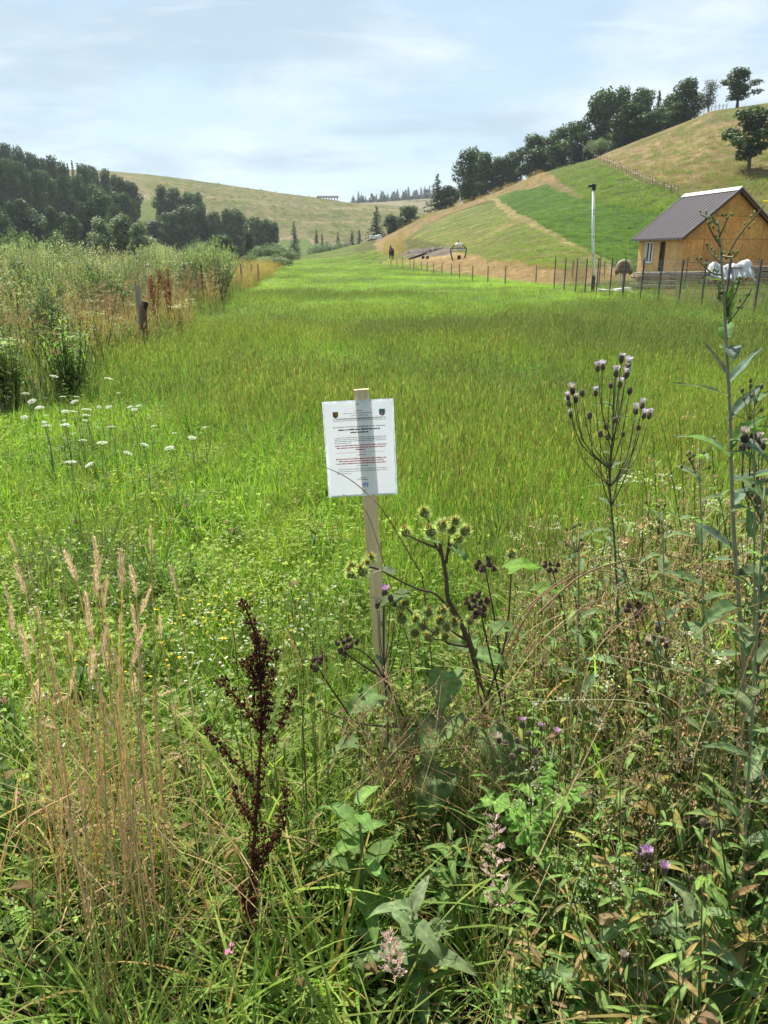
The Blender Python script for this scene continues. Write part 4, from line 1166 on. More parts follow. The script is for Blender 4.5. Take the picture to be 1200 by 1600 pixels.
# side wall of upright boards, with a window and a narrow open door
def side_board(y0, y1, z0, z1):
    q = MB(); q.box((-0.0, (y0 + y1) / 2, (z0 + z1) / 2), (0.05, y1 - y0 - 0.012, z1 - z0), jit((0.68, 0.43, 0.17), 0.10)); q.build('board', M_OSB, wall)
for y0, y1 in ((0.0, .62), (.62, 1.26), (1.26, 1.93), (2.56, 3.28), (4.27, 4.7), (4.7, 5.15)): side_board(y0, y1, 0.0, EV - 0.06)
side_board(3.28, 4.27, 0.0, 1.22); side_board(3.28, 4.27, 2.48, EV - 0.06)
side_board(1.93, 2.56, 2.45, EV - 0.06)
d = MB(); d.box((0.005, 2.245, 1.22), (0.04, 0.55, 2.42), (0.045, 0.028, 0.02)); doorway = d.build('doorway', M_MATTE, hut)  # near-black panel filling the opening, stands for the unlit inside
d = MB(); d.box((-0.03, 2.02, 1.22), (0.03, 0.05, 2.40), (0.20, 0.10, 0.05)); d.build('door_frame', M_MATTE, doorway)
w = MB()
for (c, s) in (((-0.03, 3.775, 1.27), (0.07, 0.95, 0.07)), ((-0.03, 3.775, 2.43), (0.07, 0.95, 0.07)), ((-0.03, 3.33, 1.85), (0.07, 0.07, 1.09)), ((-0.03, 4.22, 1.85), (0.07, 0.07, 1.09)), ((-0.03, 3.775, 1.85), (0.05, 0.06, 1.09))):
    w.box(c, s, (0.78, 0.78, 0.76))
win = w.build('window', M_PAINT, hut)
for yc in (3.555, 3.995):
    p = MB(); p.box((-0.012, yc, 1.85), (0.01, 0.37, 1.08), (0.03, 0.035, 0.04)); p.build('pane', M_GLASS, win)
for yc in (3.44, 4.10, 3.70):
    p = MB(); p.box((-0.021, yc, 1.85), (0.006, 0.10, 1.06), (0.62, 0.60, 0.55)); p.build('curtain', M_MATTE, win)
p = MB(); p.box((-0.08, 3.775, 1.21), (0.16, 1.05, 0.035), (0.72, 0.72, 0.70)); p.build('sill', M_PAINT, win)
# roof: two slabs of ribbed sheet
OV, OVG, TH = 0.36, 0.38, 0.07
def slab_pts(u): return EV + 0.03 + slope * u
rb = MB()
for s_ in (0, 1):
    m = (lambda u: u) if s_ == 0 else (lambda u: GW - u)
    poly = [(m(-OV), slab_pts(-OV)), (m(GW / 2), slab_pts(GW / 2)), (m(GW / 2), slab_pts(GW / 2) + TH), (m(-OV), slab_pts(-OV) + TH)]
    prism(rb, poly, 'y', -OVG, GL + OVG, (0.052, 0.045, 0.052))
roof = rb.build('roof', M_ROOF, hut)
n = Vector((-slope, 0, 1)).normalized()
for s_ in (0, 1):
    for k in range(15):
        y = -OVG + 0.18 + k * (GL + 2 * OVG - 0.36) / 14
        q = MB(); m = (lambda u: u) if s_ == 0 else (lambda u: GW - u)
        poly = [(m(-OV), slab_pts(-OV) + TH + .001), (m(GW / 2 - .02), slab_pts(GW / 2 - .02) + TH + .001), (m(GW / 2 - .02), slab_pts(GW / 2 - .02) + TH + .02), (m(-OV), slab_pts(-OV) + TH + .02)]
        prism(q, poly, 'y', y - 0.022, y + 0.022, (0.048, 0.042, 0.048)); q.build('roof_rib', M_ROOF, roof)
for (yy, nm) in ((-OVG - 0.012, 'barge_board'), (GL + OVG + 0.012, 'barge_board')):
    for s_ in (0, 1):
        m = (lambda u: u) if s_ == 0 else (lambda u: GW - u)
        q = MB(); poly = [(m(-OV), slab_pts(-OV) + .055), (m(GW / 2), slab_pts(GW / 2) + .055), (m(GW / 2), slab_pts(GW / 2) + TH + .05), (m(-OV), slab_pts(-OV) + TH + .05)]
        prism(q, poly, 'y', yy - 0.01, yy + 0.01, (0.26, 0.26, 0.27)); q.build(nm, M_METAL, roof)
q = MB(); rr = slab_pts(GW / 2) + TH
for s_ in (-1, 1):
    prism(q, [(GW / 2, rr + .06), (GW / 2 + s_ * .24, rr - .24 * slope + .05), (GW / 2 + s_ * .24, rr - .24 * slope + .065), (GW / 2, rr + .08)], 'y', -OVG - .03, GL + OVG + .03, (0.34, 0.34, 0.35))
q.build('ridge_cap', M_METAL, roof)
q = MB(); q.box((-OV - .02, GL / 2, slab_pts(-OV) + 0.01), (0.09, GL + 2 * OVG, 0.08), (0.10, 0.09, 0.10)); q.build('gutter', M_METAL, roof)
for k in range(7):
    q = MB(); y = 0.1 + k * 0.82
    poly = [(-OV + .05, slab_pts(-OV + .05) - .13), (0.0, slab_pts(0) - .13), (0.0, slab_pts(0) - .005), (-OV + .05, slab_pts(-OV + .05) - .005)]
    prism(q, poly, 'y', y, y + .06, (0.30, 0.17, 0.07)); q.build('rafter', M_MATTE, roof)
for s_ in (0, 1):
    q = MB(); m = (lambda u: u) if s_ == 0 else (lambda u: GW - u)
    poly = [(m(-.2), slab_pts(-.2) - .14), (m(GW / 2), slab_pts(GW / 2) - .14), (m(GW / 2), slab_pts(GW / 2) - .004), (m(-.2), slab_pts(-.2) - .004)]
    prism(q, poly, 'y', -OVG + 0.03, -OVG + 0.08, (0.16, 0.075, 0.035)); q.build('verge_rafter', M_MATTE, roof)

# ------------------------------------------------------------------ lumber in front of the hut
def lumber(name, label, x0, x1, Y, layers, cols, depth=0.9, lean=0.0, cat='lumber stack'):
    xm = (x0 + x1) / 2; g = hz(xm, Y)
    o = thing(name, label, cat, (xm, Y, g))
    z = 0.05
    random.seed(int(x0 * 10))
    for i in range(layers):
        th = random.uniform(0.05, 0.12)
        for k in range(3):
            L = (x1 - x0) * random.uniform(0.72, 1.0); yy = -depth / 2 + (k + .5) * depth / 3 + random.uniform(-.05, .05)
            q = MB(); q.box((random.uniform(-.25, .25), yy, z + th / 2 + random.uniform(-.012, .012)), (L, depth / 3 * random.uniform(.75, .98), th * random.uniform(0.55, .85)), jit(random.choice(cols), 0.18),
                            Euler((random.uniform(-.05, .05), random.uniform(-.018, .018) + lean, random.uniform(-.04, .04))).to_matrix())
            q.build('plank', M_PLANK, o)
        z += th
        if i % 2 == 1:
            for k in range(3):
                q = MB(); q.box((-(x1 - x0) * .34 + k * (x1 - x0) * .34, 0, z + .012), (0.07, depth, 0.028), jit((0.2, 0.17, 0.13), .2)); q.build('spacer', M_PLANK, o)
            z += 0.03
    return o
GREYW = [(0.34, 0.29, 0.23), (0.42, 0.37, 0.31), (0.26, 0.21, 0.17), (0.50, 0.46, 0.40)]
REDW = [(0.36, 0.24, 0.16), (0.40, 0.30, 0.22), (0.28, 0.20, 0.14)]
xA, xB, xC, xD = (wcoord(a, 440) * 42 for a in (988, 1112, 1108, 1290))
l1 = lumber('lumber_stack', 'long low stack of weathered grey boards in front of the hut door', xA, xB, 42.0, 8, GREYW + REDW[:1])
l2 = lumber('lumber_stack', 'taller stack of reddish boards under white plastic beside the hut gable', xC, xD, 42.3, 11, REDW + GREYW[:1])
l3 = lumber('lumber_stack', 'few loose pale boards lying in the grass before the long stack', xA - 0.9, xA + 2.6, 40.7, 2, GREYW, 0.6, 0.02)
def sheet_over(label, x0, x1, Y, ztop, seed, name='plastic_sheet'):
    rg = np.random.default_rng(seed); nu, nv = 34, 18
    u = np.linspace(0, 1, nu); v = np.linspace(-1, 1, nv)
    U, W = np.meshgrid(u, v)
    xm = (x0 + x1) / 2; g = hz(xm, Y)
    hump = 0.72 + 0.22 * np.sin(U * 5.3 + seed) * np.sin(U * 3.1) + 0.02 * np.sin(U * 23 + W * 5 + seed)
    env = np.clip(np.sin(math.pi * np.clip(U, .02, .98)) * 3, 0, 1) ** 0.5
    prof_ = np.where(np.abs(W) < 0.45, 1 - 0.25 * (np.abs(W) / .45) ** 2, 0.75 - (np.abs(W) - .45) / .55 * 0.36)
    Z = ztop * prof_ * (0.55 + 0.45 * hump) * (0.45 + 0.55 * env) + 0.012 * np.sin(U * 29 + W * 9)
    Yy = W * 0.62 + 0.09 * np.sin(U * 25 + seed) * np.abs(W) + 0.04 * np.sin(U * 13 + W * 6)
    X = (U - .5) * (x1 - x0) + 0.04 * np.sin(W * 14 + U * 20)
    V = np.stack([X, Yy, Z], -1).reshape(-1, 3)
    i = np.arange(nv - 1)[:, None] * nu + np.arange(nu - 1)[None, :]
    F = np.stack([i, i + 1, i + nu + 1, i + nu], -1).reshape(-1, 4)
    C = np.tile([0.70, 0.71, 0.70], (len(V), 1)) * rg.uniform(.92, 1.03, (len(V), 1))
    o = child(name, mesh_np(name, V, F, C, M_SHEET, True), None); o.location = (xm, Y, g)
    sm = o.modifiers.new('thick', 'SOLIDIFY'); sm.thickness = 0.006
    return tag(o, label, 'plastic sheet')
t = NT('plastic'); a = t.n('ShaderNodeAttribute', attribute_name='Col')
pb = t.bsdf(a.outputs['Color'], 0.32, 0.5); tr = t.n('ShaderNodeBsdfTranslucent'); tr.inputs[0].default_value = (.7, .72, .72, 1)
mx = t.n('ShaderNodeMixShader'); mx.inputs[0].default_value = 0.3; t.l(pb.outputs[0], mx.inputs[1]); t.l(tr.outputs[0], mx.inputs[2]); M_SHEET = t.done(mx)
w0, w1_, w2_ = (wcoord(a, 430) * 41.9 for a in (1106, 1140, 1177))
sheet_over('crumpled white plastic sheet hanging over the left end of the reddish boards', w0, w1_, 41.95, 1.42, 1)
sheet_over('bulging white plastic sheet over the middle of the reddish boards', w1_ + .05, w2_, 42.1, 1.5, 4)

# ------------------------------------------------------------------ white pole with a lamp head
gp = ground(926, 456, 25, 60); gp = Vector((wcoord(926, 452) * 35.5, 35.5, 0)); gp.z = hz(gp.x, gp.y)
ptop = at(928, 289, gp.y).z - gp.z
ptx = at(928, 289, gp.y).x - gp.x
pole = thing('lamp_pole', 'tall thin white pole with a black foot and small dark lamp head', 'pole', gp)
q = MB(); q.tube([(0, 0, 0.72), (ptx * .5, 0, ptop * .5), (ptx, 0, ptop - .18)], [0.065, 0.062, 0.058], (0.74, 0.74, 0.70), 14); pl = q.build('mast', M_PAINT, pole, True)
for k, z in enumerate((1.6, 2.35, 3.3, ptop - 1.0)):
    q = MB(); q.box((ptx * z / ptop, -0.064, z), (0.03, 0.02, 0.09), (0.10, 0.10, 0.09)); q.build('clip', M_METAL, pole)
q = MB(); q.tube([(0, 0, -0.05), (0, 0, 0.74)], [0.085, 0.08], (0.018, 0.018, 0.02), 14); q.build('foot', M_METAL, pole)
lh = MB(); lh.box((ptx, -0.02, ptop - .10), (0.13, 0.16, 0.22), (0.02, 0.02, 0.022)); head = lh.build('lamp_head', M_METAL, pole)
q = MB(); q.box((ptx - 0.12, -0.04, ptop - .04), (0.22, 0.18, 0.10), (0.02, 0.02, 0.022), Euler((0, -.25, 0)).to_matrix()); q.build('lamp_shade', M_METAL, head)
q = MB(); q.box((ptx, 0.0, ptop + .03), (0.24, 0.22, 0.03), (0.5, 0.5, 0.5)); q.build('solar_panel', M_METAL, head)
sb = MB(); random.seed(4)
sb.box((0, 0, 0.06), (1.5, 0.6, 0.14), (0.62, 0.60, 0.56), Euler((.04, .05, .1)).to_matrix()); sb.box((0.3, 0.1, 0.16), (0.7, 0.4, 0.09), (0.66, 0.64, 0.60), Euler((0, -.06, .3)).to_matrix())
o = sb.build('stone_slab', M_MATTE); o.location = (gp.x + 0.95, gp.y - 0.3, hz(gp.x + .95, gp.y - .3)); tag(o, 'flat pale slabs lying at the foot of the white pole', 'stone slab')

# round thing on a stake behind the wire fence
gs = Vector((wcoord(973, 440) * 33.0, 33.0, 0)); gs.z = hz(gs.x, gs.y); zc_ = at(973, 419, 33.0).z - gs.z
rt = thing('round_feeder', 'round brown drum with a pale rim on a grey stake behind the wire fence', 'feeder', gs)
q = MB(); q.tube([(0.04, 0, -0.05), (0.03, 0, zc_ - .1), (0.01, 0, zc_ + .1)], [0.05, 0.07, 0.08], (0.22, 0.20, 0.18), 8); q.build('stake', M_WOODGREY, rt)
q = MB(); q.tube([(-.13, -.02, zc_ - .62), (-.12, -.02, zc_ - .05)], [.03, .03], (0.42, .38, .34), 6); q.build('strut', M_WOODGREY, rt)
q = MB()
ring = []
for k in range(29):
    a = -0.55 + (math.pi + 1.1) * k / 28; ring.append((0.27 * math.cos(a), 0, zc_ + 0.27 * math.sin(a)))
q.tube(ring, [0.075] * 29, (0.46, 0.36, 0.23), 7)
q.build('rim', M_MATTE, rt, True)
q = MB(); q.tube([(0, 0.07, zc_), (0, -0.06, zc_)], [0.24, 0.24], (0.17, 0.10, 0.06), 20); q.build('drum', M_MATTE, rt)
for s_ in (-1, 1):
    q = MB(); q.ball((s_ * 0.27, -0.02, zc_ - 0.13), 0.11, (0.19, 0.11, 0.06), 2, (0.9, 1, 1.2)); q.build('lug', M_MATTE, rt, True)

# ------------------------------------------------------------------ wire fence
A_, B_ = Vector((9.87, 20.8)), Vector((8.15, 38.2))
dirf = (B_ - A_).normalized()
wf = thing('wire_fence', 'wire mesh fence on dark metal posts along the hut yard', 'fence', (A_.x, A_.y, 0))
pts = []
for px in (1250, 1185, 1138, 1100, 1064, 1031, 1003, 975, 954, 933, 915, 900, 882, 866):
    w_ = wcoord(px, 440)
    # intersect x = w*y with the line
    t_ = (w_ * A_.y - A_.x) / (dirf.x - w_ * dirf.y); p = A_ + dirf * t_; pts.append(p)
c_ = pts[-1]
for k in range(1, 5): pts.append(c_ + Vector((0.98, 0.19)) * 2.3 * k)
for i, p in enumerate(pts):
    z = hz(p.x, p.y); q = MB(); L = 1.52 + random.uniform(-.04, .04)
    q.box((p.x - A_.x, p.y - A_.y, z + L / 2 - .1), (0.042, 0.042, L + .2), jit((0.055, 0.06, 0.075), .15)); q.build('post', M_METAL, wf)
q = MB()
for a, b in zip(pts[:-1], pts[1:]):
    za, zb = hz(a.x, a.y), hz(b.x, b.y); n = int((b - a).length / 0.16)
    for j in range(9):
        z = 0.12 + j * 0.165
        q.ribbon([(a.x - A_.x, a.y - A_.y, za + z), (b.x - A_.x, b.y - A_.y, zb + z - .01)], [0.006, 0.006], (0, 0, 1), (0.20, 0.21, 0.22))
    for j in range(n):
        t_ = j / n; p = a.lerp(b, t_)
        q.ribbon([(p.x - A_.x, p.y - A_.y, za + .1), (p.x - A_.x, p.y - A_.y, za + 1.45)], [0.004, 0.004], ((b - a).normalized().x, (b - a).normalized().y, 0), (0.20, 0.21, 0.22))
tag(q.build('wire_mesh', M_METAL, wf), kind='stuff')

# ------------------------------------------------------------------ wooden stakes and fences
def stake(px, by, H, label, group, r=0.035, col=(0.30, 0.25, 0.19), Y=None, lean=0.03):
    if Y is None: g = ground(px, by, 3)
    else: g = Vector((wcoord(px, by) * Y, Y, 0)); g.z = hz(g.x, Y)
    q = MB(); lx, ly = random.gauss(0, lean), random.gauss(0, lean)
    q.tube([(0, 0, -.1), (lx * H * .5, ly * H * .5, H * .5), (lx * H, ly * H, H)], [r, r * .95, r * .85], jit(col, .2), 7)
    o = q.build('wooden_stake', M_WOODGREY); o.location = g
    return tag(o, label, 'stake', group)
random.seed(8)
HP = [(611, 415), (620, 418), (629, 420), (641, 422), (646, 423), (659, 425), (667, 426), (677, 428), (690, 430), (705, 433), (718, 436), (738, 441), (762, 444), (789, 446), (837, 444)]
for px, by in HP:
    stake(px, by, 1.25 if by < 424 else 1.05, 'thin wooden stake in the row between the meadow and the hay strip', 'stakes along the hay strip', 0.045)
for px, by, lb in ((894, 433, 'short stake behind the corner of the wire fence'), (962, 432, 'short stake behind the round feeder'), (944, 434, 'short stake behind the white pole')):
    stake(px, by, 1.15, lb, None, 0.05, (0.2, 0.18, 0.14))
for px, by, H, lb in ((378, 452, 1.25, 'stake at the end of the silvery shrub'), (393, 444, 1.15, 'left stake standing in the rusty dry grass'), (405, 444, 1.15, 'right stake standing in the rusty dry grass')):
    stake(px, by, H, lb, None, 0.045, (0.22, 0.16, 0.10))
stake(320, 487, 1.3, 'thin dark stake in the dry grass below the silvery shrub', None, 0.03, (0.09, 0.07, 0.05))
# the two old posts in front of the weeds
g0 = Vector((wcoord(225, 552) * 13.4, 13.4, 0)); g0.z = hz(g0.x, g0.y)
p1 = thing('fence_post', 'weathered grey fence post standing at the edge of the weeds', 'post', g0)
q = MB(); q.tube([(0, 0, -.1), (.005, 0, .6), (-.012, .01, 1.13)], [.052, .05, .045], (0.30, 0.26, 0.21), 9); q.build('post', M_WOODGREY, p1)
q = MB()
for k in range(3): q.tube([(.06 * math.cos(a) * (1 + .02 * k), .06 * math.sin(a), .52 + k * .02) for a in [i * .5 for i in range(14)]], .004, (0.35, 0.35, 0.36), 4)
q.tube([(-.06, 0, .53), (-.5, -.1, .46), (-1.2, -.3, .50)], .003, (0.33, 0.33, 0.34), 4)
q.build('wire_tie', M_METAL, p1)
p2 = thing('fence_post', 'shorter dark split post leaning beside the weathered grey one', 'post', (g0.x + .075, g0.y - .10, g0.z))
q = MB(); q.tube([(0, 0, -.1), (.0, 0, .45), (.015, 0, .72), (.045, 0, .87)], [.06, .055, .06, .035], (0.115, 0.085, 0.06), 8); q.build('post', M_WOODGREY, p2)
q = MB(); q.box((.075, -.01, .80), (.05, .07, .12), (0.035, 0.028, 0.022), Euler((0, .4, 0)).to_matrix()); q.build('broken_top', M_WOODGREY, p2)

def rail_fence(label, P, H=1.15):
    o = thing('pole_fence', label, 'fence', P[0]); random.seed(6); o0 = Vector(P[0])
    for p in P:
        q = MB(); l = p - o0; h = H * random.uniform(.85, 1.1)
        q.tube([l + V3(0, 0, -.1), l + V3(random.gauss(0, .05), random.gauss(0, .05), h)], [.075, .06], jit((0.26, 0.21, 0.15), .25), 6); q.build('post', M_WOODGREY, o)
    for a, b in zip(P[:-1], P[1:]):
        q = MB(); z = H * .68 + random.uniform(-.08, .08)
        q.tube([a - o0 + V3(0, 0, z), b - o0 + V3(0, 0, z + random.uniform(-.06, .06))], .04, jit((0.30, 0.25, 0.18), .2), 5); q.build('rail', M_WOODGREY, o)
    return o
P = []
for k in range(40):
    t_ = k / 39; px = 928 + 131 * t_; py = float(np.interp(px, [928, 962, 1000, 1030, 1060], [248, 263, 283, 296, 307]))
    P.append(ground(px, py, 60, 260))
rail_fence('line of short wooden posts climbing the hill between green field and dry pasture', P)
P = []
for k in range(9):
    px = 1088 + 46 * k / 8; Y = ridge_y(px) - 1.0; x = wcoord(px, 178) * Y; P.append(Vector((x, Y, hz(x, Y))))
rail_fence('short post fence on the skyline between the birch and the large tree', P, 1.1)

# ------------------------------------------------------------------ open shed on the far left ridge
Ys = 556.0; gx = [wcoord(a, 311) * Ys for a in (497, 527)]
sh = thing('open_shed', 'long low open shed on posts upon the ridge of the left hill', 'shed', (gx[0], Ys, hz(gx[0], Ys)))
L = gx[1] - gx[0]; zr = at(512, 306.5, Ys).z - hz(gx[0], Ys); z1 = hz(gx[1], Ys) - hz(gx[0], Ys)
q = MB(); prism(q, [(-2.6, zr - .5), (0, zr + .35), (2.6, zr - .5), (2.6, zr - .8), (0, zr + .05), (-2.6, zr - .8)], 'x', -.8, L + .8, (0.11, 0.10, 0.10)); q.build('roof', M_MATTE, sh)
for k in range(8):
    for yy in (-2.2, 2.2):
        q = MB(); x = L * k / 7; q.box((x, yy, (zr - .6 + min(0, z1)) / 2), (.3, .3, zr - .5 - min(0, z1)), (0.13, 0.10, 0.08)); q.build('post', M_MATTE, sh)

# ------------------------------------------------------------------ things on the hay strip
ga = ground(716, 405, 40, 300); Yg = ga.y; S = Yg * CT / FPX
fr = thing('hay_rack', 'rough arched pole rack with white cloth on top and a dark box below', 'rack', ga)
q = MB(); BR = (0.16, 0.12, 0.09)
for s_ in (-1, 1): 
    q = MB(); q.tube([(s_ * 9 * S, 0, -.1), (s_ * 12 * S, 0, 10 * S), (s_ * 12 * S, 0, 16 * S)], [.085, .08, .07], BR, 7); q.build('post', M_WOODGREY, fr)
    q = MB(); q.tube([(s_ * 12 * S, 0, 15 * S), (s_ * 8 * S, 0, 20 * S), (0, 0, 21.5 * S)], .07, BR, 7); q.build('arch', M_WOODGREY, fr)
q = MB(); q.tube([(-13 * S, 0.05, 16 * S), (13 * S, 0.05, 16.5 * S)], .06, BR, 7); q.build('beam', M_WOODGREY, fr)
q = MB(); q.tube([(0, 0, 21 * S), (-1 * S, 0, 28 * S)], [.08, .05], BR, 6); q.build('spike', M_WOODGREY, fr)
q = MB(); q.ball((0, .1, 21 * S), 6 * S, (0.66, 0.64, 0.60), 2, (1, .8, .62), .15); q.ball((2 * S, .1, 14.2 * S), 4 * S, (0.62, 0.60, 0.57), 2, (1.6, .6, .5), .2); q.build('white_cloth', M_MATTE, fr, True)
q = MB(); q.box((1 * S, -.1, 2.7 * S), (4.6 * S, .5, 6 * S), (0.03, 0.025, 0.02)); q.build('box', M_MATTE, fr)
for px, lb in ((661, 'left dark barrel standing on the dry ground below the earth bank'), (668, 'right dark barrel standing on the dry ground below the earth bank')):
    gb = ground(px, 404.5, 40, 300); k = gb.y * CT / FPX
    bo = thing('barrel', lb, 'barrel', gb)
    q = MB(); q.tube([(0, 0, -.03), (0, 0, .5 * k), (0, 0, 2.3 * k), (0, 0, 4.2 * k), (0, 0, 4.5 * k)], [2.0 * k, 2.2 * k, 2.4 * k, 2.2 * k, 2.0 * k], (0.035, 0.03, 0.028), 12); q.build('body', M_METAL, bo, True)
    for z in (1.2, 3.4):
        q = MB(); q.tube([(0, 0, z * k), (0, 0, (z + .3) * k)], 2.5 * k, (0.06, 0.055, 0.05), 12); q.build('hoop', M_METAL, bo)
gm = ground(668, 395, 40, 300); k = gm.y * CT / FPX
q = MB()
vs = []; n = 26
rgm = np.random.default_rng(5)
for i in range(n):
    u = i / (n - 1); h = (2.2 + 8.5 * u ** 1.3) * k * (1 if u < .97 else .55); x = (-32 + 62 * u) * k
    for (yy, f) in ((-.9, 0), (-.55, .8), (-.1, 1), (.7, .9), (1.6, .2)):
        vs.append((x + rgm.normal(0, .05), yy * 1.3, h * f - .05 + rgm.normal(0, .06)))
fs = [(5 * i + j, 5 * i + j + 1, 5 * i + j + 6, 5 * i + j + 5) for i in range(n - 1) for j in range(4)] + [(0, 1, 2, 3, 4), tuple(5 * (n - 1) + j for j in (4, 3, 2, 1, 0))]
q.add(vs, fs, (0.105, 0.085, 0.075)); o = q.build('earth_bank', M_MATTE); o.location = gm; tag(o, 'dark grey wedge shaped bank of earth on the hay strip', 'earth bank')
gw = ground(586, 377, 40, 330); k = gw.y * CT / FPX
o = sheet_over('white sheet over a low heap at the head of the meadow', gw.x - 9 * k, gw.x + 11 * k, gw.y, 10.5 * k, 9, 'white_cover'); o['category'] = 'cover'

def horse():
    g = ground(612, 405.5, 40, 300); k = g.y * CT / FPX; s = 20 * k / 1.75
    o = thing('horse', 'black horse seen from behind at the far end of the hay strip', 'horse', g, R(98))
    me = bpy.data.meshes.new('body')
    V = [(0.0, 0, 1.22), (0.35, 0, 1.20), (0.72, 0, 1.25), (0.98, 0, 1.50), (1.16, 0, 1.72), (1.36, 0, 1.62), (1.58, 0, 1.42), (-0.42, 0, 1.25), (-0.6, 0, 1.15)]
    E = [(0, 1), (1, 2), (2, 3), (3, 4), (4, 5), (5, 6), (0, 7), (7, 8)]
    Rr = [.28, .29, .26, .17, .12, .12, .07, .28, .2]
    for (bx, sx, ks) in ((0.68, 1, ((.68, .17, .95), (.70, .17, .55), (.67, .17, .22), (.70, .17, .04))), (-.5, 1, ((-.42, .18, .9), (-.52, .18, .58), (-.62, .18, .48), (-.58, .18, .06)))):
        for s_ in (-1, 1):
            root = 2 if bx > 0 else 7; prev = root
            for j, (x, y, z) in enumerate(ks):
                V.append((x + (.06 * s_ if bx > 0 else -.05 * s_), y * s_, z)); Rr.append((.13, .075, .06, .06)[j] if bx > 0 else (.16, .09, .065, .06)[j]); E.append((prev, len(V) - 1)); prev = len(V) - 1
    me.from_pydata(V, E, [])
    b = bpy.data.objects.new('body', me); link(b)
    sk = b.modifiers.new('skin', 'SKIN'); me.skin_vertices[0].data[0].use_root = True
    for i, r in enumerate(Rr): me.skin_vertices[0].data[i].radius = (r, r)
    b.modifiers.new('sub', 'SUBSURF').levels = 1
    dg = bpy.context.evaluated_depsgraph_get(); m2 = bpy.data.meshes.new_from_object(b.evaluated_get(dg)); bpy.data.objects.remove(b)
    a = m2.color_attributes.new('Col', 'FLOAT_COLOR', 'POINT'); a.data.foreach_set('color', np.tile([.018, .015, .014, 1], len(m2.vertices)).astype(np.float32))
    m2.materials.clear(); m2.materials.append(M_MATTE); m2.polygons.foreach_set('use_smooth', np.ones(len(m2.polygons), bool))
    child('body', m2, o)
    q = MB(); q.tube([(-.68, 0, 1.2), (-.82, 0, 1.05), (-.86, 0, .7), (-.84, 0, .45)], [.04, .06, .07, .03], (.012, .01, .01), 6); q.build('tail', M_MATTE, o, True)
    q = MB()
    for kx in range(6): q.box((.82 + kx * .06, 0, 1.56 + kx * .05), (.09, .05, .16), (.012, .01, .01), Euler((0, .7, 0)).to_matrix())
    q.build('mane', M_MATTE, o)
    for s_ in (-1, 1):
        q = MB(); q.tube([(1.17, .06 * s_, 1.80), (1.17, .08 * s_, 1.95)], [.04, .008], (.018, .015, .014), 5); q.build('ear', M_MATTE, o)
    o.scale = (s, s, s)
horse()

# ------------------------------------------------------------------ the notice on its stake
SY = 2.33
s_top, s_bot = at(564.5, 609, SY), at(605, 1149, SY)
s_bot.z = hz(s_bot.x, SY) - 0.02
ax = (s_top - s_bot); SL = ax.length; ax.normalize()
rgt = Vector((1, 0.02, 0)); rgt = (rgt - ax * rgt.dot(ax)).normalized()
M_ = Matrix((rgt, -ax.cross(rgt) * -1, ax)).transposed()
bck = ax.cross(rgt)
M_ = Matrix((rgt, bck, ax)).transposed().to_4x4(); M_.translation = s_bot
notice = thing('notice_sign', 'white printed notice in a plastic sleeve nailed to a raw wooden stake', 'sign')
notice.matrix_world = M_
st = MB()
n = 9
vs = []; fs = []
random.seed(3)
for i in range(n):
    z = SL * i / (n - 1); k = 0.0008
    for (x, y) in ((-.0225, -.007), (.0225, -.007), (.0225, .007), (-.0225, .007)):
        vs.append((x + random.uniform(-k, k), y + .0085 + random.uniform(-k, k), z))
for i in range(n - 1):
    for j in range(4): fs.append((4 * i + j, 4 * i + (j + 1) % 4, 4 * i + 4 + (j + 1) % 4, 4 * i + 4 + j))
fs += [(3, 2, 1, 0), tuple(4 * (n - 1) + j for j in range(4))]
st.add(vs, fs, (0.66, 0.52, 0.31)); st.build('stake', M_STAKE, notice)
# sheet corners in the frame of the stake
inv = M_.inverted()
cs = [inv @ at(px, py, SY - 0.01) for px, py in ((505.5, 625), (611.5, 620), (620.5, 775.5), (515, 778.5))]
cen = sum(cs, Vector()) / 4
PW, PH = 0.210, 0.297
ang = math.atan2(cs[1].z - cs[0].z, cs[1].x - cs[0].x) * 0.5 + math.atan2(-(cs[3].x - cs[0].x), (cs[0].z - cs[3].z)) * -0.5
ang = math.atan2(cs[1].z - cs[0].z, cs[1].x - cs[0].x)
ca, sa = math.cos(ang), math.sin(ang)
def sheet_y(u, v):   # gentle bulge away from the stake towards the edges
    return -0.0035 - 0.006 * (abs(u - .5) * 2) ** 2 * (0.6 + 0.4 * math.sin(v * 7))
def sp(u, v, off=0.0):
    x, z = (u - .5) * PW, (.5 - v) * PH
    return (cen.x + x * ca - z * sa, sheet_y(u, v) - off, cen.z + x * sa + z * ca)
def sheet_grid(nu, nv, off, e=0.0):
    vs = [sp(-e + (1 + 2 * e) * i / nu, -e + (1 + 2 * e) * j / nv, off) for j in range(nv + 1) for i in range(nu + 1)]
    fs = [(j * (nu + 1) + i, (j + 1) * (nu + 1) + i, (j + 1) * (nu + 1) + i + 1, j * (nu + 1) + i + 1) for j in range(nv) for i in range(nu)]
    return vs, fs
t = NT('paper'); p = t.bsdf((0.90, 0.92, 0.94), 0.4, 0.3); tr = t.n('ShaderNodeBsdfTranslucent'); tr.inputs[0].default_value = (.92, .93, .97, 1)
mx = t.n('ShaderNodeMixShader'); mx.inputs[0].default_value = 0.22; t.l(p.outputs[0], mx.inputs[1]); t.l(tr.outputs[0], mx.inputs[2]); M_PAPER = t.done(mx)
q = MB(); vs, fs = sheet_grid(12, 12, 0.0); q.add(vs, fs, (.8, .8, .85)); paper = q.build('paper', M_PAPER, notice, True)
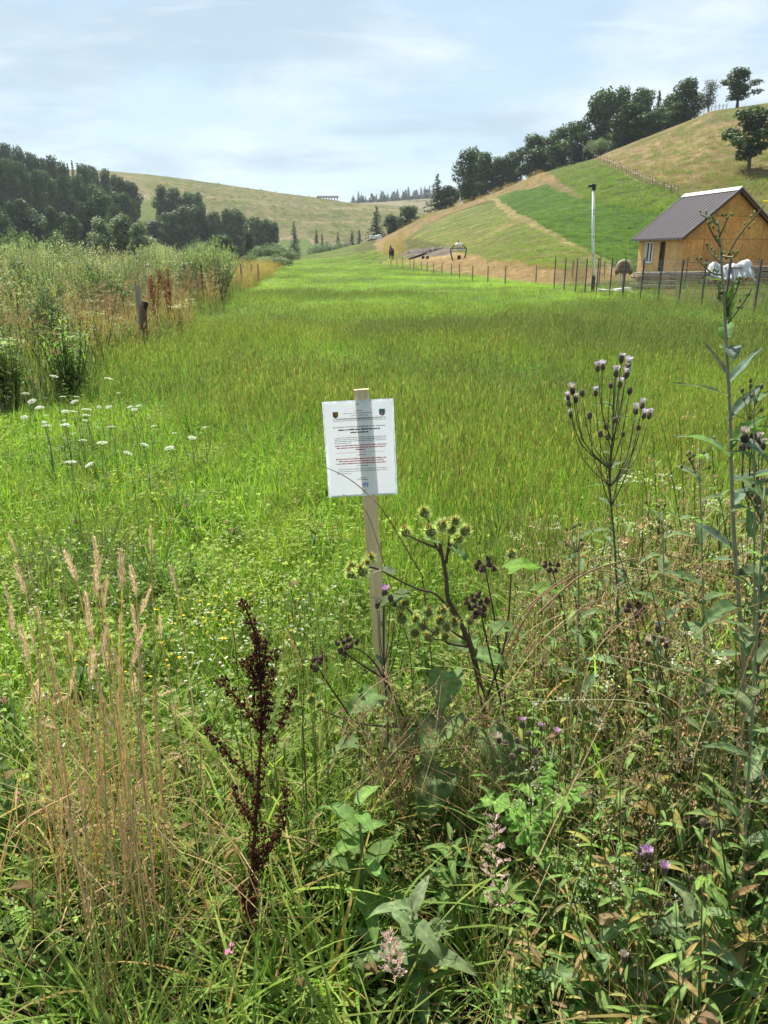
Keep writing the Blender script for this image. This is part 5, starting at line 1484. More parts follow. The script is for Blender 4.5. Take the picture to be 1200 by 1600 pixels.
# welded rim of the sleeve
q = MB()
for (u0, v0, u1, v1) in ((-.018, -.012, 1.018, .004), (-.018, .996, 1.018, 1.012), (-.018, .004, .004, .996), (.996, .004, 1.018, .996)):
    q.add([sp(u0, v0, .0006), sp(u1, v0, .0006), sp(u1, v1, .0006), sp(u0, v1, .0006)], [(0, 3, 2, 1)], (.72, .78, .84))
q.build('sleeve_rim', M_PETAL, notice)
for u, v in ((.5, .03), (.53, .96)):
    q = MB(); c = Vector(sp(u, v, .002)); q.ball(c, .0028, (.35, .35, .36), 2, (1, .5, 1)); q.build('nail', M_METAL, notice, True)
def ink(name, col):
    t = NT(name); return t.done(t.bsdf(col, 0.7, 0.1))
I_BLK, I_RED, I_BLU = ink('ink_black', (.035, .035, .05)), ink('ink_red', (.50, .02, .06)), ink('ink_blue', (.10, .22, .55))
def quad(b, u0, v0, u1, v1, off=.0009):
    b.add([sp(u0, v0, off), sp(u1, v0, off), sp(u1, v1, off), sp(u0, v1, off)], [(0, 3, 2, 1)], (0, 0, 0))
def letters(b, u0, u1, v, h, bold=0.5, seed=0):
    rg = random.Random(seed); u = u0; lw = h * PH / PW * 0.55
    while u < u1 - lw:
        m = rg.choice([2, 4, 5, 6, 7, 8, 9, 10])
        for i in range(m):
            if u > u1 - lw: break
            hh = h * rg.choice([.72, .72, .72, 1.0]); quad(b, u, v - hh, u + lw * bold, v)
            if rg.random() < .6: quad(b, u, v - hh * rg.choice([.12, .55, 1.0]), u + lw * .85, v - hh * .42 + h * .1)
            u += lw
        u += lw * .8
def line(name, mat, rows):
    b = MB()
    for k, (u0, u1, v, h, bold) in enumerate(rows): letters(b, u0, u1, v, h, bold, int(v * 1e4))
    tag(b.build(name, mat, paper), kind='stuff')
def text(name, body, uc, v, h, width, mat):
    cu = bpy.data.curves.new(name, 'FONT'); cu.body = body; cu.size = 1; cu.align_x = 'CENTER'; cu.resolution_u = 2; cu.offset = 0.012
    o = bpy.data.objects.new(name, cu); link(o)
    dg = bpy.context.evaluated_depsgraph_get(); me = bpy.data.meshes.new_from_object(o.evaluated_get(dg)); bpy.data.objects.remove(o)
    xs = [w.co.x for w in me.vertices]; W = max(xs) - min(xs); x0 = (max(xs) + min(xs)) / 2
    for w in me.vertices: w.co = sp(uc + (w.co.x - x0) / W * width, v - w.co.y * h / .73, .0009)
    me.materials.clear(); me.materials.append(mat); return child(name, me, paper)
text('heading', 'ROMÂNIA', .5, .105, .008, .13, I_BLK)
line('letterhead', I_BLK, [(.28, .71, .128, .008, .5), (.39, .64, .152, .008, .5), (.17, .85, .188, .010, .6)])
q = MB()
for (a, c, e, f) in ((.13, .172, .89, .175), (.13, .196, .89, .199), (.13, .175, .134, .196), (.886, .175, .89, .196)): quad(q, a, c, e, f)
q.build('ruled_box', I_BLK, paper)
text('title', 'ÎN ATENȚIA TUTUROR PROPRIETARILOR DE TERENURI', .5, .272, .0135, .76, I_BLK)
line('title_lines', I_BLK, [(.19, .81, .301, .0150, 1.0), (.365, .635, .331, .0150, 1.0)])
line('paragraph', I_BLK, [(.13, .89, .382, .0095, .5), (.13, .89, .401, .0095, .5), (.13, .89, .420, .0095, .5), (.13, .37, .439, .0095, .5)])
line('red_paragraph', I_RED, [(.13, .89, .468, .0125, .9), (.15, .87, .492, .0125, .9), (.43, .59, .516, .0125, .9), (.44, .58, .572, .011, .7), (.13, .89, .612, .0125, .9), (.17, .84, .637, .0125, .9), (.13, .88, .662, .0125, .9)])
line('closing_paragraph', I_BLK, [(.42, .60, .690, .010, .5), (.15, .89, .722, .0095, .45), (.13, .89, .745, .0095, .45), (.13, .36, .768, .0095, .45), (.46, .56, .822, .009, .6), (.42, .60, .842, .009, .6)])
q = MB(); quad(q, .14, .538, .86, .5405); q.build('rule', I_RED, paper)
q = MB()
for k in range(7): quad(q, .50 + .013 * k, .865 + .006 * ((k * 5) % 3), .507 + .013 * k, .905 + .008 * ((k * 3) % 4))
q.build('stamp', I_BLU, paper)
def shield(name, uc, vc, w, h, cols):
    out = [(-.5, -.5), (.5, -.5), (.5, .15), (.3, .38), (0, .5), (-.3, .38), (-.5, .15)]
    def pl(pts, col, off, nm):
        b = MB(); b.add([sp(uc + x * w, vc + y * h, off) for x, y in pts], [tuple(range(len(pts) - 1, -1, -1))], col); return b.build(nm, M_PETAL, em)
    b = MB(); b.add([sp(uc + x * w, vc + y * h, .0008) for x, y in out], [tuple(range(len(out) - 1, -1, -1))], cols[0]); em = b.build(name, M_PETAL, paper)
    for pts, c, nm in cols[1]: pl(pts, c, .0011, nm)
shield('crest', .165, .135, .078, .066, [(.10, .05, .03), [([(-.36, -.36), (.36, -.36), (.36, .1), (0, .36), (-.36, .1)], (.45, .22, .05), 'crest_field'), ([(-.1, -.3), (.1, -.3), (.28, .12), (0, .3), (-.28, .12)], (.16, .06, .03), 'crest_bird')]])
shield('crest', .845, .128, .086, .072, [(.12, .16, .25), [([(-.4, -.3), (0, -.42), (.4, -.3), (.4, .0), (-.4, .0)], (.12, .30, .30), 'crest_crown'), ([(-.4, .02), (-.14, .02), (-.14, .34), (-.3, .26)], (.50, .06, .10), 'crest_quarter'), ([(.14, .02), (.4, .02), (.3, .26), (.14, .34)], (.50, .06, .10), 'crest_quarter'), ([(-.13, -.06), (.13, -.06), (.13, .30), (-.13, .30)], (.72, .72, .74), 'crest_field')]])

# ------------------------------------------------------------------ plants that stand out
def W_(pts, Y, dy=0.0, sag=None):
    n = len(pts); return [at(px, py, Y + dy * (i / max(1, n - 1))) for i, (px, py) in enumerate(pts)]
def smooth(P, k=3):
    out = []
    for i in range(len(P) - 1):
        p0, p1, p2, p3 = P[max(0, i - 1)], P[i], P[i + 1], P[min(len(P) - 1, i + 2)]
        for j in range(k):
            t = j / k
            out.append(0.5 * ((2 * p1) + (-p0 + p2) * t + (2 * p0 - 5 * p1 + 4 * p2 - p3) * t * t + (-p0 + 3 * p1 - 3 * p2 + p3) * t ** 3))
    return out + [P[-1]]
def taper(n, a, b): return [a + (b - a) * i / (n - 1) for i in range(n)]
def foot(px, Y, py=None):
    w = wcoord(px, py or 1300); p = Vector((w * Y, Y, 0)); p.z = hz(p.x, Y); return p

# ---- burdock
def burr_mesh(dry, seed):
    random.seed(seed); b = MB()
    core = (0.17, 0.18, 0.07) if not dry else (0.11, 0.08, 0.06); tip = (0.58, 0.62, 0.32) if not dry else (0.34, 0.27, 0.21)
    b.ball((0, 0, 0), 0.0115, core, 2, (1, 1, .95), .05)
    n = 150 if not dry else 90
    for i in range(n):
        z = 1 - 2 * (i + .5) / n; a = i * 2.39996; r = math.sqrt(1 - z * z); d = Vector((r * math.cos(a), r * math.sin(a), z)).normalized()
        d = (d + Vector((random.gauss(0, .15), random.gauss(0, .15), random.gauss(0, .15)))).normalized()
        L = random.uniform(.0185, .024) if not dry else random.uniform(.013, .018); s_ = d.orthogonal().normalized()
        b.ribbon([d * .0105, d * L * .6, d * L + s_ * .0015], [.0018, .0012, 0], s_, [core, tip, tip])
    for i in range(30):
        a = random.uniform(0, 6.28); r = random.uniform(0, .006); p = Vector((r * math.cos(a), r * math.sin(a), .010))
        b.ribbon([p, p + Vector((random.gauss(0, .002), random.gauss(0, .002), .009))], [.0022, .0012], (math.cos(a), math.sin(a), 0), jit((0.34, 0.20, 0.10) if not dry else (0.10, 0.06, 0.05), .3))
    return b.mesh('burr', M_DRY if dry else M_LEAF)
BURR = [burr_mesh(False, s) for s in (1, 2, 3)]; DRYB = [burr_mesh(True, s) for s in (4, 5)]
def put_burr(o, p, dry, up, sc):
    c = child('burr', random.choice(DRYB if dry else BURR), o); c.location = p - o.location
    c.rotation_euler = (Vector(up) + Vector((random.gauss(0, .35), random.gauss(0, .35), 0))).to_track_quat('Z', 'Y').to_euler(); c.scale = (sc,) * 3
def big_leaf(o, px, py, Y, L, W, az, el, col, shape='heart', droop=.9, fold=.2, nm='leaf', wave=.03):
    p = at(px, py, Y) - o.location; b = MB()
    b.broad_leaf(p, (math.cos(az) * math.cos(el), math.sin(az) * math.cos(el), math.sin(el)), (0, 0, 1), L, W, jit(col, .1), shape, droop, fold, seg=12 if shape != 'lobed' else 34, wave=wave)
    b.build(nm, M_LEAF, o, True)
random.seed(21)
BY = 2.0
bur = thing('burdock_plant', 'big burdock with spiny green burrs beside the notice stake', 'plant', foot(775, BY))
stemc = (0.085, 0.062, 0.04); o0 = bur.location
def stem(o, pts, r0, r1, col=stemc, sides=6, nm='stem'):
    P = smooth([Vector(p) for p in pts]); b = MB(); b.tube([p - o.location for p in P], taper(len(P), r0, r1), jit(col, .12), sides); b.build(nm, M_STEM, o, True); return P
stem(bur, [o0 + V3(0, 0, -.03)] + W_([(768, 1190), (757, 1110), (739, 1022), (718, 970), (700, 935), (697, 900), (691, 870), (687, 848)], BY), .011, .004)
green = [(663, 801), (631, 834), (674, 833), (697, 815), (703, 828), (714, 840), (729, 831), (688, 822), (709, 812), (668, 955), (634, 945), (690, 958), (652, 970), (661, 980), (650, 988), (680, 989), (699, 980), (731, 968), (725, 992), (697, 994), (673, 998), (708, 973), (687, 972), (556, 898), (550, 884), (571, 880), (577, 872), (545, 896), (565, 893), (800, 866), (497, 1104), (488, 1094), (628, 968)]
brs = [([(718, 970), (683, 930), (655, 921), (622, 906), (598, 892)], -.1), ([(598, 892), (575, 885), (560, 893)], -.02), ([(691, 870), (680, 850), (675, 838)], 0), ([(697, 872), (705, 850), (712, 840)], .03), ([(680, 855), (655, 845), (636, 836)], -.04), ([(680, 850), (672, 820), (665, 806)], .02), ([(697, 880), (702, 840), (700, 822)], 0), ([(700, 860), (722, 842), (729, 833)], .05),
       ([(735, 1010), (700, 1005), (672, 985), (655, 975)], -.1), ([(728, 1000), (705, 985), (690, 965)], -.08), ([(745, 1030), (735, 1000), (731, 972)], .05), ([(660, 985), (645, 960), (634, 948)], -.05), ([(697, 1000), (672, 998)], -.03), ([(762, 1120), (640, 1135), (560, 1130), (500, 1108)], -.2), ([(757, 1100), (790, 1000), (800, 870)], .1)]
for pts, dy in brs: stem(bur, W_(pts, BY, dy), .0045, .002, nm='branch')
for px, py in green:
    p = at(px + random.uniform(-3, 3), py + random.uniform(-3, 3), BY + random.uniform(-.12, .06)); put_burr(bur, p, False, (0, -.5, 1), random.uniform(.95, 1.3))
LG = (0.135, 0.21, 0.07)
for px, py, Y, L, W, az, el, col in [(700, 1050, 1.95, .17, .15, -1.8, -.1, LG), (745, 1025, 2.0, .13, .10, -.2, .1, LG), (640, 930, 1.93, .11, .07, 3.6, .15, (0.09, 0.13, 0.045)), (617, 895, 1.92, .07, .045, 3.0, .3, (0.15, 0.18, 0.10)), (665, 843, 1.98, .06, .04, .2, .0, LG), (705, 855, 2.0, .06, .045, -.5, -.2, LG),
                                   (770, 985, 2.0, .12, .08, .3, .1, LG), (795, 890, 2.05, .14, .10, .2, .35, (0.20, 0.34, 0.05)), (840, 925, 2.1, .11, .07, .4, .2, (0.17, 0.28, 0.05)), (700, 1120, 1.85, .2, .17, -2.2, -.2, LG), (760, 1140, 1.8, .2, .16, -1.2, -.15, LG), (650, 1150, 1.85, .17, .13, -2.6, -.1, LG), (600, 1100, 1.95, .14, .11, 3.4, .1, LG), (590, 1085, 1.9, .11, .09, -2.4, .2, LG),  # brightest yellow-green leaf: light shining through it put into its colour
                                   (690, 1200, 1.75, .2, .17, -2.0, -.2, LG), (800, 1200, 1.75, .2, .16, -.8, -.1, LG), (860, 1180, 1.8, .16, .14, -.6, -.2, LG), (560, 1160, 1.8, .13, .10, -2.8, .1, LG), (720, 1015, 2.02, .10, .08, 1.0, .3, LG)]:
    big_leaf(bur, px, py, Y, L * (.78 if L > .12 else 1), W * (.72 if L > .12 else .95), az, el, col, wave=.07)

def dry_burrs(label, pts, stems, Y, sc=.9):
    o = thing('dry_burdock', label, 'plant', foot(stems[0][0][0], Y))
    for i, s_ in enumerate(stems): stem(o, ([o.location] if i == 0 else []) + W_(s_, Y), .004, .002, (0.05, 0.035, 0.025))
    for px, py in pts: put_burr(o, at(px + random.uniform(-2, 2), py + random.uniform(-2, 2), Y + random.uniform(-.05, .05)), True, (0, -.3, 1), random.uniform(.75, 1.05) * sc)
dry_burrs('small cluster of dry dark burrs right of the tall burdock top', [(748, 880), (757, 890), (765, 880), (752, 892), (745, 888), (762, 873), (770, 888)], [[(790, 1100), (775, 980), (758, 890)]], 2.15)
dry_burrs('dense cluster of dry grey-brown burrs halfway down beside the burdock stem', [(738, 935), (748, 930), (742, 947), (752, 944), (735, 950), (746, 957), (757, 953), (740, 962), (731, 940), (760, 940), (757, 963)], [[(790, 1140), (765, 1020), (748, 945)]], 1.97, .85)
dry_burrs('bunch of dry brown burrs on a low branch left of the stake foot', [(536, 1002), (546, 998), (541, 1013), (532, 1016), (549, 1011), (556, 1004), (538, 1022), (528, 1008)], [[(640, 1150), (600, 1060), (572, 1022), (545, 1010)], [(600, 1060), (560, 1035), (540, 1020)]], 1.98, .85)
dry_burrs('small bunch of grey burrs at the far left of the burdock', [(489, 1030), (498, 1036), (486, 1043), (494, 1046), (502, 1030)], [[(560, 1150), (520, 1080), (494, 1038)]], 1.95, .8)
dry_burrs('dry dark burrs hanging behind the yellow-green leaf', [(853, 885), (866, 890), (860, 880), (872, 884), (856, 893)], [[(900, 1100), (880, 960), (862, 888)]], 2.2, .8)
dry_burrs('dark burr heads half buried in the right hand weeds', [(985, 947), (995, 955), (1000, 944), (990, 962), (1005, 952), (978, 953)], [[(1010, 1120), (1000, 1020), (992, 955)]], 1.75, .9)
# long drooping tan stalks right of the burdock
random.seed(5)
for k, (pts, lb) in enumerate([([(790, 1010), (812, 965), (850, 925), (895, 895), (915, 885)], 'upper drooping tan stalk leaning over the burdock'), ([(785, 1040), (830, 950), (870, 915), (930, 890), (985, 905)], 'middle drooping tan stalk leaning over the burdock'), ([(820, 1020), (858, 950), (880, 920), (910, 880), (960, 868)], 'steeper tan stalk rising behind the drooping ones'), ([(840, 960), (900, 905), (960, 880), (1040, 868), (1090, 885)], 'long thin tan stalk arching to the right weeds')]):
    P = smooth(W_(pts, 1.85, .1)); b = MB(); b.tube(P, taper(len(P), .0032, .0015), jit((0.30, 0.22, 0.12), .15), 5)
    tag(b.build('dry_stalk', M_DRY), lb, 'dry stalk', 'drooping tan stalks over the burdock')

# ---- dark brown dock
DY = 1.33
dock = thing('dock_plant', 'tall dead dock with dark red-brown seed spikes in front', 'plant', foot(378, DY, 1595))
dc = (0.075, 0.030, 0.018)
main = stem(dock, [dock.location - V3(0, 0, .02)] + W_([(380, 1560), (387, 1490), (392, 1400), (395, 1337), (402, 1250), (406, 1180), (409, 1118), (407, 1060), (404, 1010), (392, 970), (377, 936)], DY), .0052, .0014, (0.10, 0.045, 0.022))
def seeds(o, pts, Y, dy, rad=.0125, dens=1.0, nm='seed_spike'):
    P = smooth(W_(pts, Y, dy), 6); b = MB(); loc = o.location
    b.tube([p - loc for p in P], taper(len(P), .0018, .0009), dc, 4, False)
    tot = sum((P[i + 1] - P[i]).length for i in range(len(P) - 1)); n = int(tot / .0062 * dens)
    for i in range(n):
        t_ = (i + random.random()) / n * (len(P) - 1); k = min(int(t_), len(P) - 2); c = P[k].lerp(P[k + 1], t_ - k) - loc
        if math.sin(i * 1.25) < -.25: continue
        for m in range(8):
            d = Vector((random.gauss(0, 1), random.gauss(0, 1), random.gauss(-.2, .7))).normalized(); q = c + d * random.uniform(.35, 1) * rad
            s_ = random.uniform(.0030, .0048); u = d.orthogonal().normalized(); v = d.cross(u)
            col = jit(random.choice([(0.075, 0.026, 0.016), (0.055, 0.018, 0.013), (0.10, 0.040, 0.024)]), .25)
            b.add([q - u * s_, q - v * s_ * .9 + d * .001, q + u * s_, q + v * s_ * 1.1 + d * .001, q + d * s_ * 1.1], [(0, 1, 4), (1, 2, 4), (2, 3, 4), (3, 0, 4)], col)
    b.build(nm, M_DRY, o)
random.seed(31)
for pts, dy in [([(400, 1000), (392, 972), (377, 937)], 0), ([(409, 1118), (407, 1060), (403, 1005)], 0), ([(402, 1250), (407, 1190), (409, 1120)], 0), ([(404, 1132), (385, 1110), (365, 1085), (343, 1060)], -.04), ([(395, 1215), (370, 1195), (345, 1165), (319, 1138)], -.05), ([(422, 1162), (440, 1130), (450, 1100), (457, 1077)], .03), ([(404, 1355), (420, 1325), (435, 1302), (444, 1265), (450, 1219)], -.02),
                ([(391, 1280), (380, 1262), (365, 1232)], -.03), ([(404, 1062), (385, 1045), (365, 1025)], .02), ([(411, 1101), (422, 1065), (430, 1014)], .02), ([(410, 1060), (414, 1025), (415, 994)], -.01), ([(404, 1050), (400, 1020), (398, 990)], .02), ([(395, 1337), (398, 1290), (402, 1250)], 0), ([(392, 1420), (394, 1380), (395, 1337)], 0), ([(388, 1460), (383, 1420), (376, 1385)], -.02), ([(391, 1455), (398, 1420), (401, 1390)], .01), ([(398, 1100), (396, 1060), (390, 1030)], -.02), ([(412, 1140), (420, 1110), (420, 1085)], -.02), ([(402, 1345), (412, 1322), (414, 1290)], .02)]:
    seeds(dock, pts, DY, dy)

# ---- thistles
def thistle_head(kind, seed):
    random.seed(seed); b = MB()
    cup = (0.15, 0.12, 0.095) if kind != 'dry' else (0.10, 0.075, 0.055)
    b.ball((0, 0, .006), .0058, cup, 2, (1, 1, 1.55), .08)
    for i in range(46):
        a = i * 2.4; z = .001 + .011 * (i / 46); r = .0058 * math.sqrt(max(0.05, 1 - ((z - .006) / .0095) ** 2)); d = Vector((math.cos(a), math.sin(a), .5)).normalized()
        p = Vector((r * math.cos(a), r * math.sin(a), z)); b.ribbon([p, p + d * .0022], [.0016, 0], (-math.sin(a), math.cos(a), 0), jit((0.20, 0.14, 0.12), .3))
    if kind != 'bud':
        pc = {'open': (0.78, 0.70, 0.78), 'pink': (0.62, 0.40, 0.62), 'dry': (0.66, 0.58, 0.50)}[kind]
        for i in range(70):
            a = random.uniform(0, 6.28); s_ = math.sqrt(random.random()); sp_ = .95 if kind == 'pink' else .6
            d = Vector((math.cos(a) * s_ * sp_, math.sin(a) * s_ * sp_, 1)).normalized(); p = Vector((math.cos(a) * s_ * .004, math.sin(a) * s_ * .004, .013))
            b.ribbon([p, p + d * random.uniform(.007, .012)], [.0011, .0016], (-math.sin(a), math.cos(a), 0), jit(pc, .15))
    return b.mesh('flower_head' if kind != 'bud' else 'bud', M_PETAL)
TH = {k: [thistle_head(k, s) for s in (1, 2)] for k in ('open', 'bud', 'pink', 'dry')}
def thistle(label, Y, main_, heads, leaves, group=None, sc=1.0, r=.004, col=(0.09, 0.085, 0.045)):
    o = thing('thistle_plant', label, 'plant', foot(main_[0][0], Y))
    P = stem(o, [o.location - V3(0, 0, .02)] + W_(main_, Y), r, .0016, col)
    Pp = [project(p.x, p.y, p.z) for p in P]
    for kind, px, py in heads:
        tip = at(px, py, Y + random.uniform(-.10, .10))
        # joins the stem below the head
        cand = [i for i, (a, b_) in enumerate(Pp) if b_ > py + 45] or [len(P) // 2]
        j = min(cand, key=lambda i: abs(Pp[i][0] - px) * .6 + abs(Pp[i][1] - (py + 110))); a_ = P[j]
        mid = a_.lerp(tip, .5) + V3((tip.x - a_.x) * .18, 0, -.02)
        stem(o, [a_, mid, tip], .0022, .0011, col, 4, 'branch')
        c = child('bud' if kind == 'bud' else 'flower_head', random.choice(TH[kind]), o); c.location = tip - o.location
        c.rotation_euler = ((tip - mid).normalized() + V3(0, 0, .4)).to_track_quat('Z', 'Y').to_euler(); s_ = random.uniform(.9, 1.2) * sc; c.scale = (s_,) * 3
    n = leaves
    for k in range(n):
        i = int((k + .5) / n * len(P) * .85); q = random.uniform(0, 6.28); L = random.uniform(.05, .11) * (1.2 - .6 * k / n); b = MB()
        b.leaf(P[i] - o.location, (math.cos(q), math.sin(q), random.uniform(.2, .8)), (0, 0, 1), L, L * .24, jit((0.11, 0.15, 0.07), .2), 'lobed' if k % 3 else 'lance', random.uniform(.4, 1.2), .3, seg=14, wave=.08); b.build('leaf', M_LEAF, o)
random.seed(41)
H1 = [(400 + 3, 240), (425, 232), (512, 200), (540, 235), (543, 222), (487, 265), (505, 315), (535, 270), (285, 345), (265, 375), (300, 385), (270, 405), (278, 455), (393, 355), (575, 435), (608, 415), (580, 440), (615, 460), (640, 460)]
B1 = [(330, 355), (590, 515), (440, 510), (480, 480), (462, 318), (415, 545), (520, 545), (550, 345), (365, 460), (450, 560), (530, 270), (512, 190)]
thistle('tall creeping thistle with many small pale purple heads in front of the meadow', 2.2, [(966, 960), (961, 860), (953, 760), (957, 690), (958, 640), (960, 590)],
        [('open' if random.random() < .7 else 'dry', 800 + x / 3, 500 + y / 3) for x, y in H1] + [('bud', 800 + x / 3, 500 + y / 3) for x, y in B1], 34, sc=1.12)
thistle('thistle with lilac flowers at the foot of the burdock', 1.6, [(838, 1330), (836, 1240), (830, 1190), (826, 1150)], [('pink', 817, 1137), ('pink', 845, 1143), ('pink', 869, 1152), ('bud', 826, 1150), ('bud', 858, 1165), ('bud', 808, 1160), ('bud', 790, 1165), ('bud', 835, 1178), ('bud', 812, 1175), ('bud', 800, 1185), ('dry', 780, 1160)], 10)
thistle('thistle with the largest lilac flower low in the right weeds', 1.3, [(1030, 1560), (1022, 1480), (1012, 1400)], [('pink', 1001, 1345), ('pink', 1011, 1339), ('pink', 1037, 1363), ('bud', 999, 1330), ('bud', 1012, 1358), ('bud', 1034, 1388), ('bud', 1013, 1435), ('bud', 1046, 1418)], 14, sc=1.0)
thistle('thistle with dark purple buds on the right edge of the weeds', 1.35, [(1075, 1560), (1082, 1480), (1096, 1400), (1108, 1330)], [('pink', 1109, 1395), ('dry', 1075, 1440), ('bud', 1098, 1288), ('bud', 1115, 1305), ('bud', 1124, 1292), ('bud', 1100, 1358), ('bud', 1126, 1410), ('bud', 1163, 1388), ('bud', 1068, 1372), ('bud', 1092, 1325), ('bud', 1080, 1375), ('bud', 1166, 1545)], 12)
thistle('short thistle with dark heads against the lower right leaves', 1.2, [(1000, 1590), (985, 1560)], [('bud', 1040, 1545), ('bud', 960, 1480), ('dry', 975, 1500)], 6)
thistle('purple topped burr thistle crossing the notice stake', 2.0, [(606, 1130), (600, 1040), (599, 960), (601, 940)], [('pink', 601, 931), ('bud', 610, 938), ('bud', 592, 944), ('bud', 616, 947), ('bud', 620, 938), ('dry', 590, 950), ('bud', 628, 952)], 6, sc=1.2)
thistle('grey headed thistle in the middle of the right weeds', 1.7, [(1035, 1120), (1030, 1040)], [('open', 1028, 988), ('bud', 1022, 1000), ('bud', 1034, 1003), ('dry', 1012, 1008), ('dry', 1040, 1012)], 8, sc=1.1)
thistle('dull headed thistle at the right picture edge behind the tall lettuce', 1.6, [(1190, 900), (1185, 780), (1180, 720)], [('dry', 1163, 690), ('dry', 1176, 688), ('dry', 1186, 694), ('bud', 1170, 700), ('dry', 1192, 702), ('bud', 1160, 705)], 6, sc=1.1)

# ---- prickly lettuce
LY = 1.55
let = thing('wild_lettuce', 'tall wild lettuce with blue-green clasping leaves at the right edge', 'plant', foot(1158, LY, 1200))
random.seed(51); LC = (0.28, 0.27, 0.16)
lp = stem(let, [let.location - V3(0, 0, .02)] + W_([(1160, 1120), (1156, 960), (1148, 860), (1143, 750), (1141, 650), (1136, 560), (1133, 500), (1129, 440), (1126, 390), (1122, 345)], LY), .0055, .0018, LC, 7)
for pts in ([(1134, 405), (1150, 375), (1165, 355), (1180, 338), (1196, 318)], [(1128, 430), (1110, 425), (1088, 403)], [(1127, 410), (1113, 398), (1103, 384)], [(1126, 385), (1115, 368), (1105, 348)], [(1124, 370), (1132, 352), (1138, 338)], [(1131, 450), (1125, 470), (1122, 440)], [(1136, 480), (1150, 455), (1156, 435)], [(1137, 505), (1160, 475), (1174, 452)], [(1122, 352), (1108, 342), (1092, 334)], [(1128, 400), (1146, 402), (1153, 392)]):
    Pq = stem(let, W_(pts, LY, random.uniform(-.06, .06)), .0022, .0011, (0.17, 0.17, 0.08), 5, 'branch')
    for k in range(9):
        p = Pq[int(random.uniform(.25, 1) * (len(Pq) - 1))]; b = MB(); d = V3(random.uniform(-.5, .5), random.uniform(-.5, .5), 1).normalized()
        b.ball(p + d * .007 + V3(random.gauss(0, .004), random.gauss(0, .004), 0) - let.location, .0019, jit((0.24, 0.26, 0.12), .25), 1, (1, 1, 2.2), .1, d); b.build('bud', M_LEAF, let, True)
b = MB(); fp = at(1196, 316, LY) - let.location
for k in range(16):
    a = k * .4; b.ribbon([fp, fp + V3(math.cos(a), math.sin(a), .5).normalized() * .007], [.001, .002], (-math.sin(a), math.cos(a), 0), (0.62, 0.50, 0.04))
b.build('flower', M_PETAL, let)
BL = (0.15, 0.205, 0.155)
for px, py, L, W, az, el, col, dr in [(1140, 715, .13, .032, 2.75, .75, BL, 1.0), (1141, 700, .12, .034, .35, .9, (0.10, 0.19, 0.045), .7), (1144, 752, .14, .034, .15, .1, BL, -.2), (1150, 868, .13, .036, 2.6, .7, BL, .4), (1138, 600, .13, .022, .55, .7, BL, .2), (1140, 655, .14, .024, .6, .65, BL, .3), (1137, 590, .10, .02, 2.2, .8, (0.15, 0.15, 0.09), 0), (1133, 530, .07, .03, 1.2, .9, (0.10, 0.19, 0.05), .9), (1134, 545, .06, .04, -1.6, .2, (0.16, 0.20, 0.17), 1.4),
                                     (1136, 500, .085, .022, 1.9, 1.2, (0.10, 0.18, 0.045), .3), (1136, 495, .08, .02, .9, 1.25, (0.10, 0.17, 0.045), .2), (1139, 620, .12, .018, 2.9, .35, (0.14, 0.17, 0.09), .3), (1146, 790, .10, .028, .8, .6, BL, .9), (1142, 690, .11, .026, -1.2, .3, BL, 1.2), (1152, 900, .14, .04, -.3, .4, (0.09, 0.14, 0.06), .9), (1156, 950, .15, .045, -2.6, .3, (0.09, 0.14, 0.06), 1.0), (1145, 770, .14, .03, -.15, .05, BL, .2), (1130, 440, .04, .014, 2.8, .3, (0.13, 0.17, 0.07), .3)]:
    big_leaf(let, px, py, LY, L * .95, W * .95, az, el, col, 'lance', dr, .5, wave=.08)

# ---- sow thistle with lobed bright leaves
sow = thing('sow_thistle', 'bright green sow thistle with deeply lobed leaves right of the burdock foot', 'plant', foot(848, 1.45, 1500))
random.seed(61)
stem(sow, [sow.location] + W_([(848, 1480), (846, 1380), (845, 1290), (850, 1240)], 1.45), .006, .003, (0.14, 0.19, 0.07))
for px, py, L, W, az, el in [(846, 1290, .16, .085, 2.7, .5), (848, 1285, .15, .08, .5, .8), (846, 1340, .14, .08, 2.2, .7), (848, 1350, .17, .09, -.2, .4), (846, 1390, .17, .09, 3.3, .3), (848, 1395, .18, .09, .1, .35), (846, 1430, .16, .09, -2.3, .2), (848, 1330, .13, .07, -1.2, .5), (848, 1430, .17, .09, -.7, .3), (850, 1245, .09, .05, 1.2, 1.0), (849, 1260, .10, .05, 2.9, .9)]:
    big_leaf(sow, px, py, 1.45, L, W, az, el, (0.16, 0.29, 0.06), 'lobed', .8, .15, wave=.04)
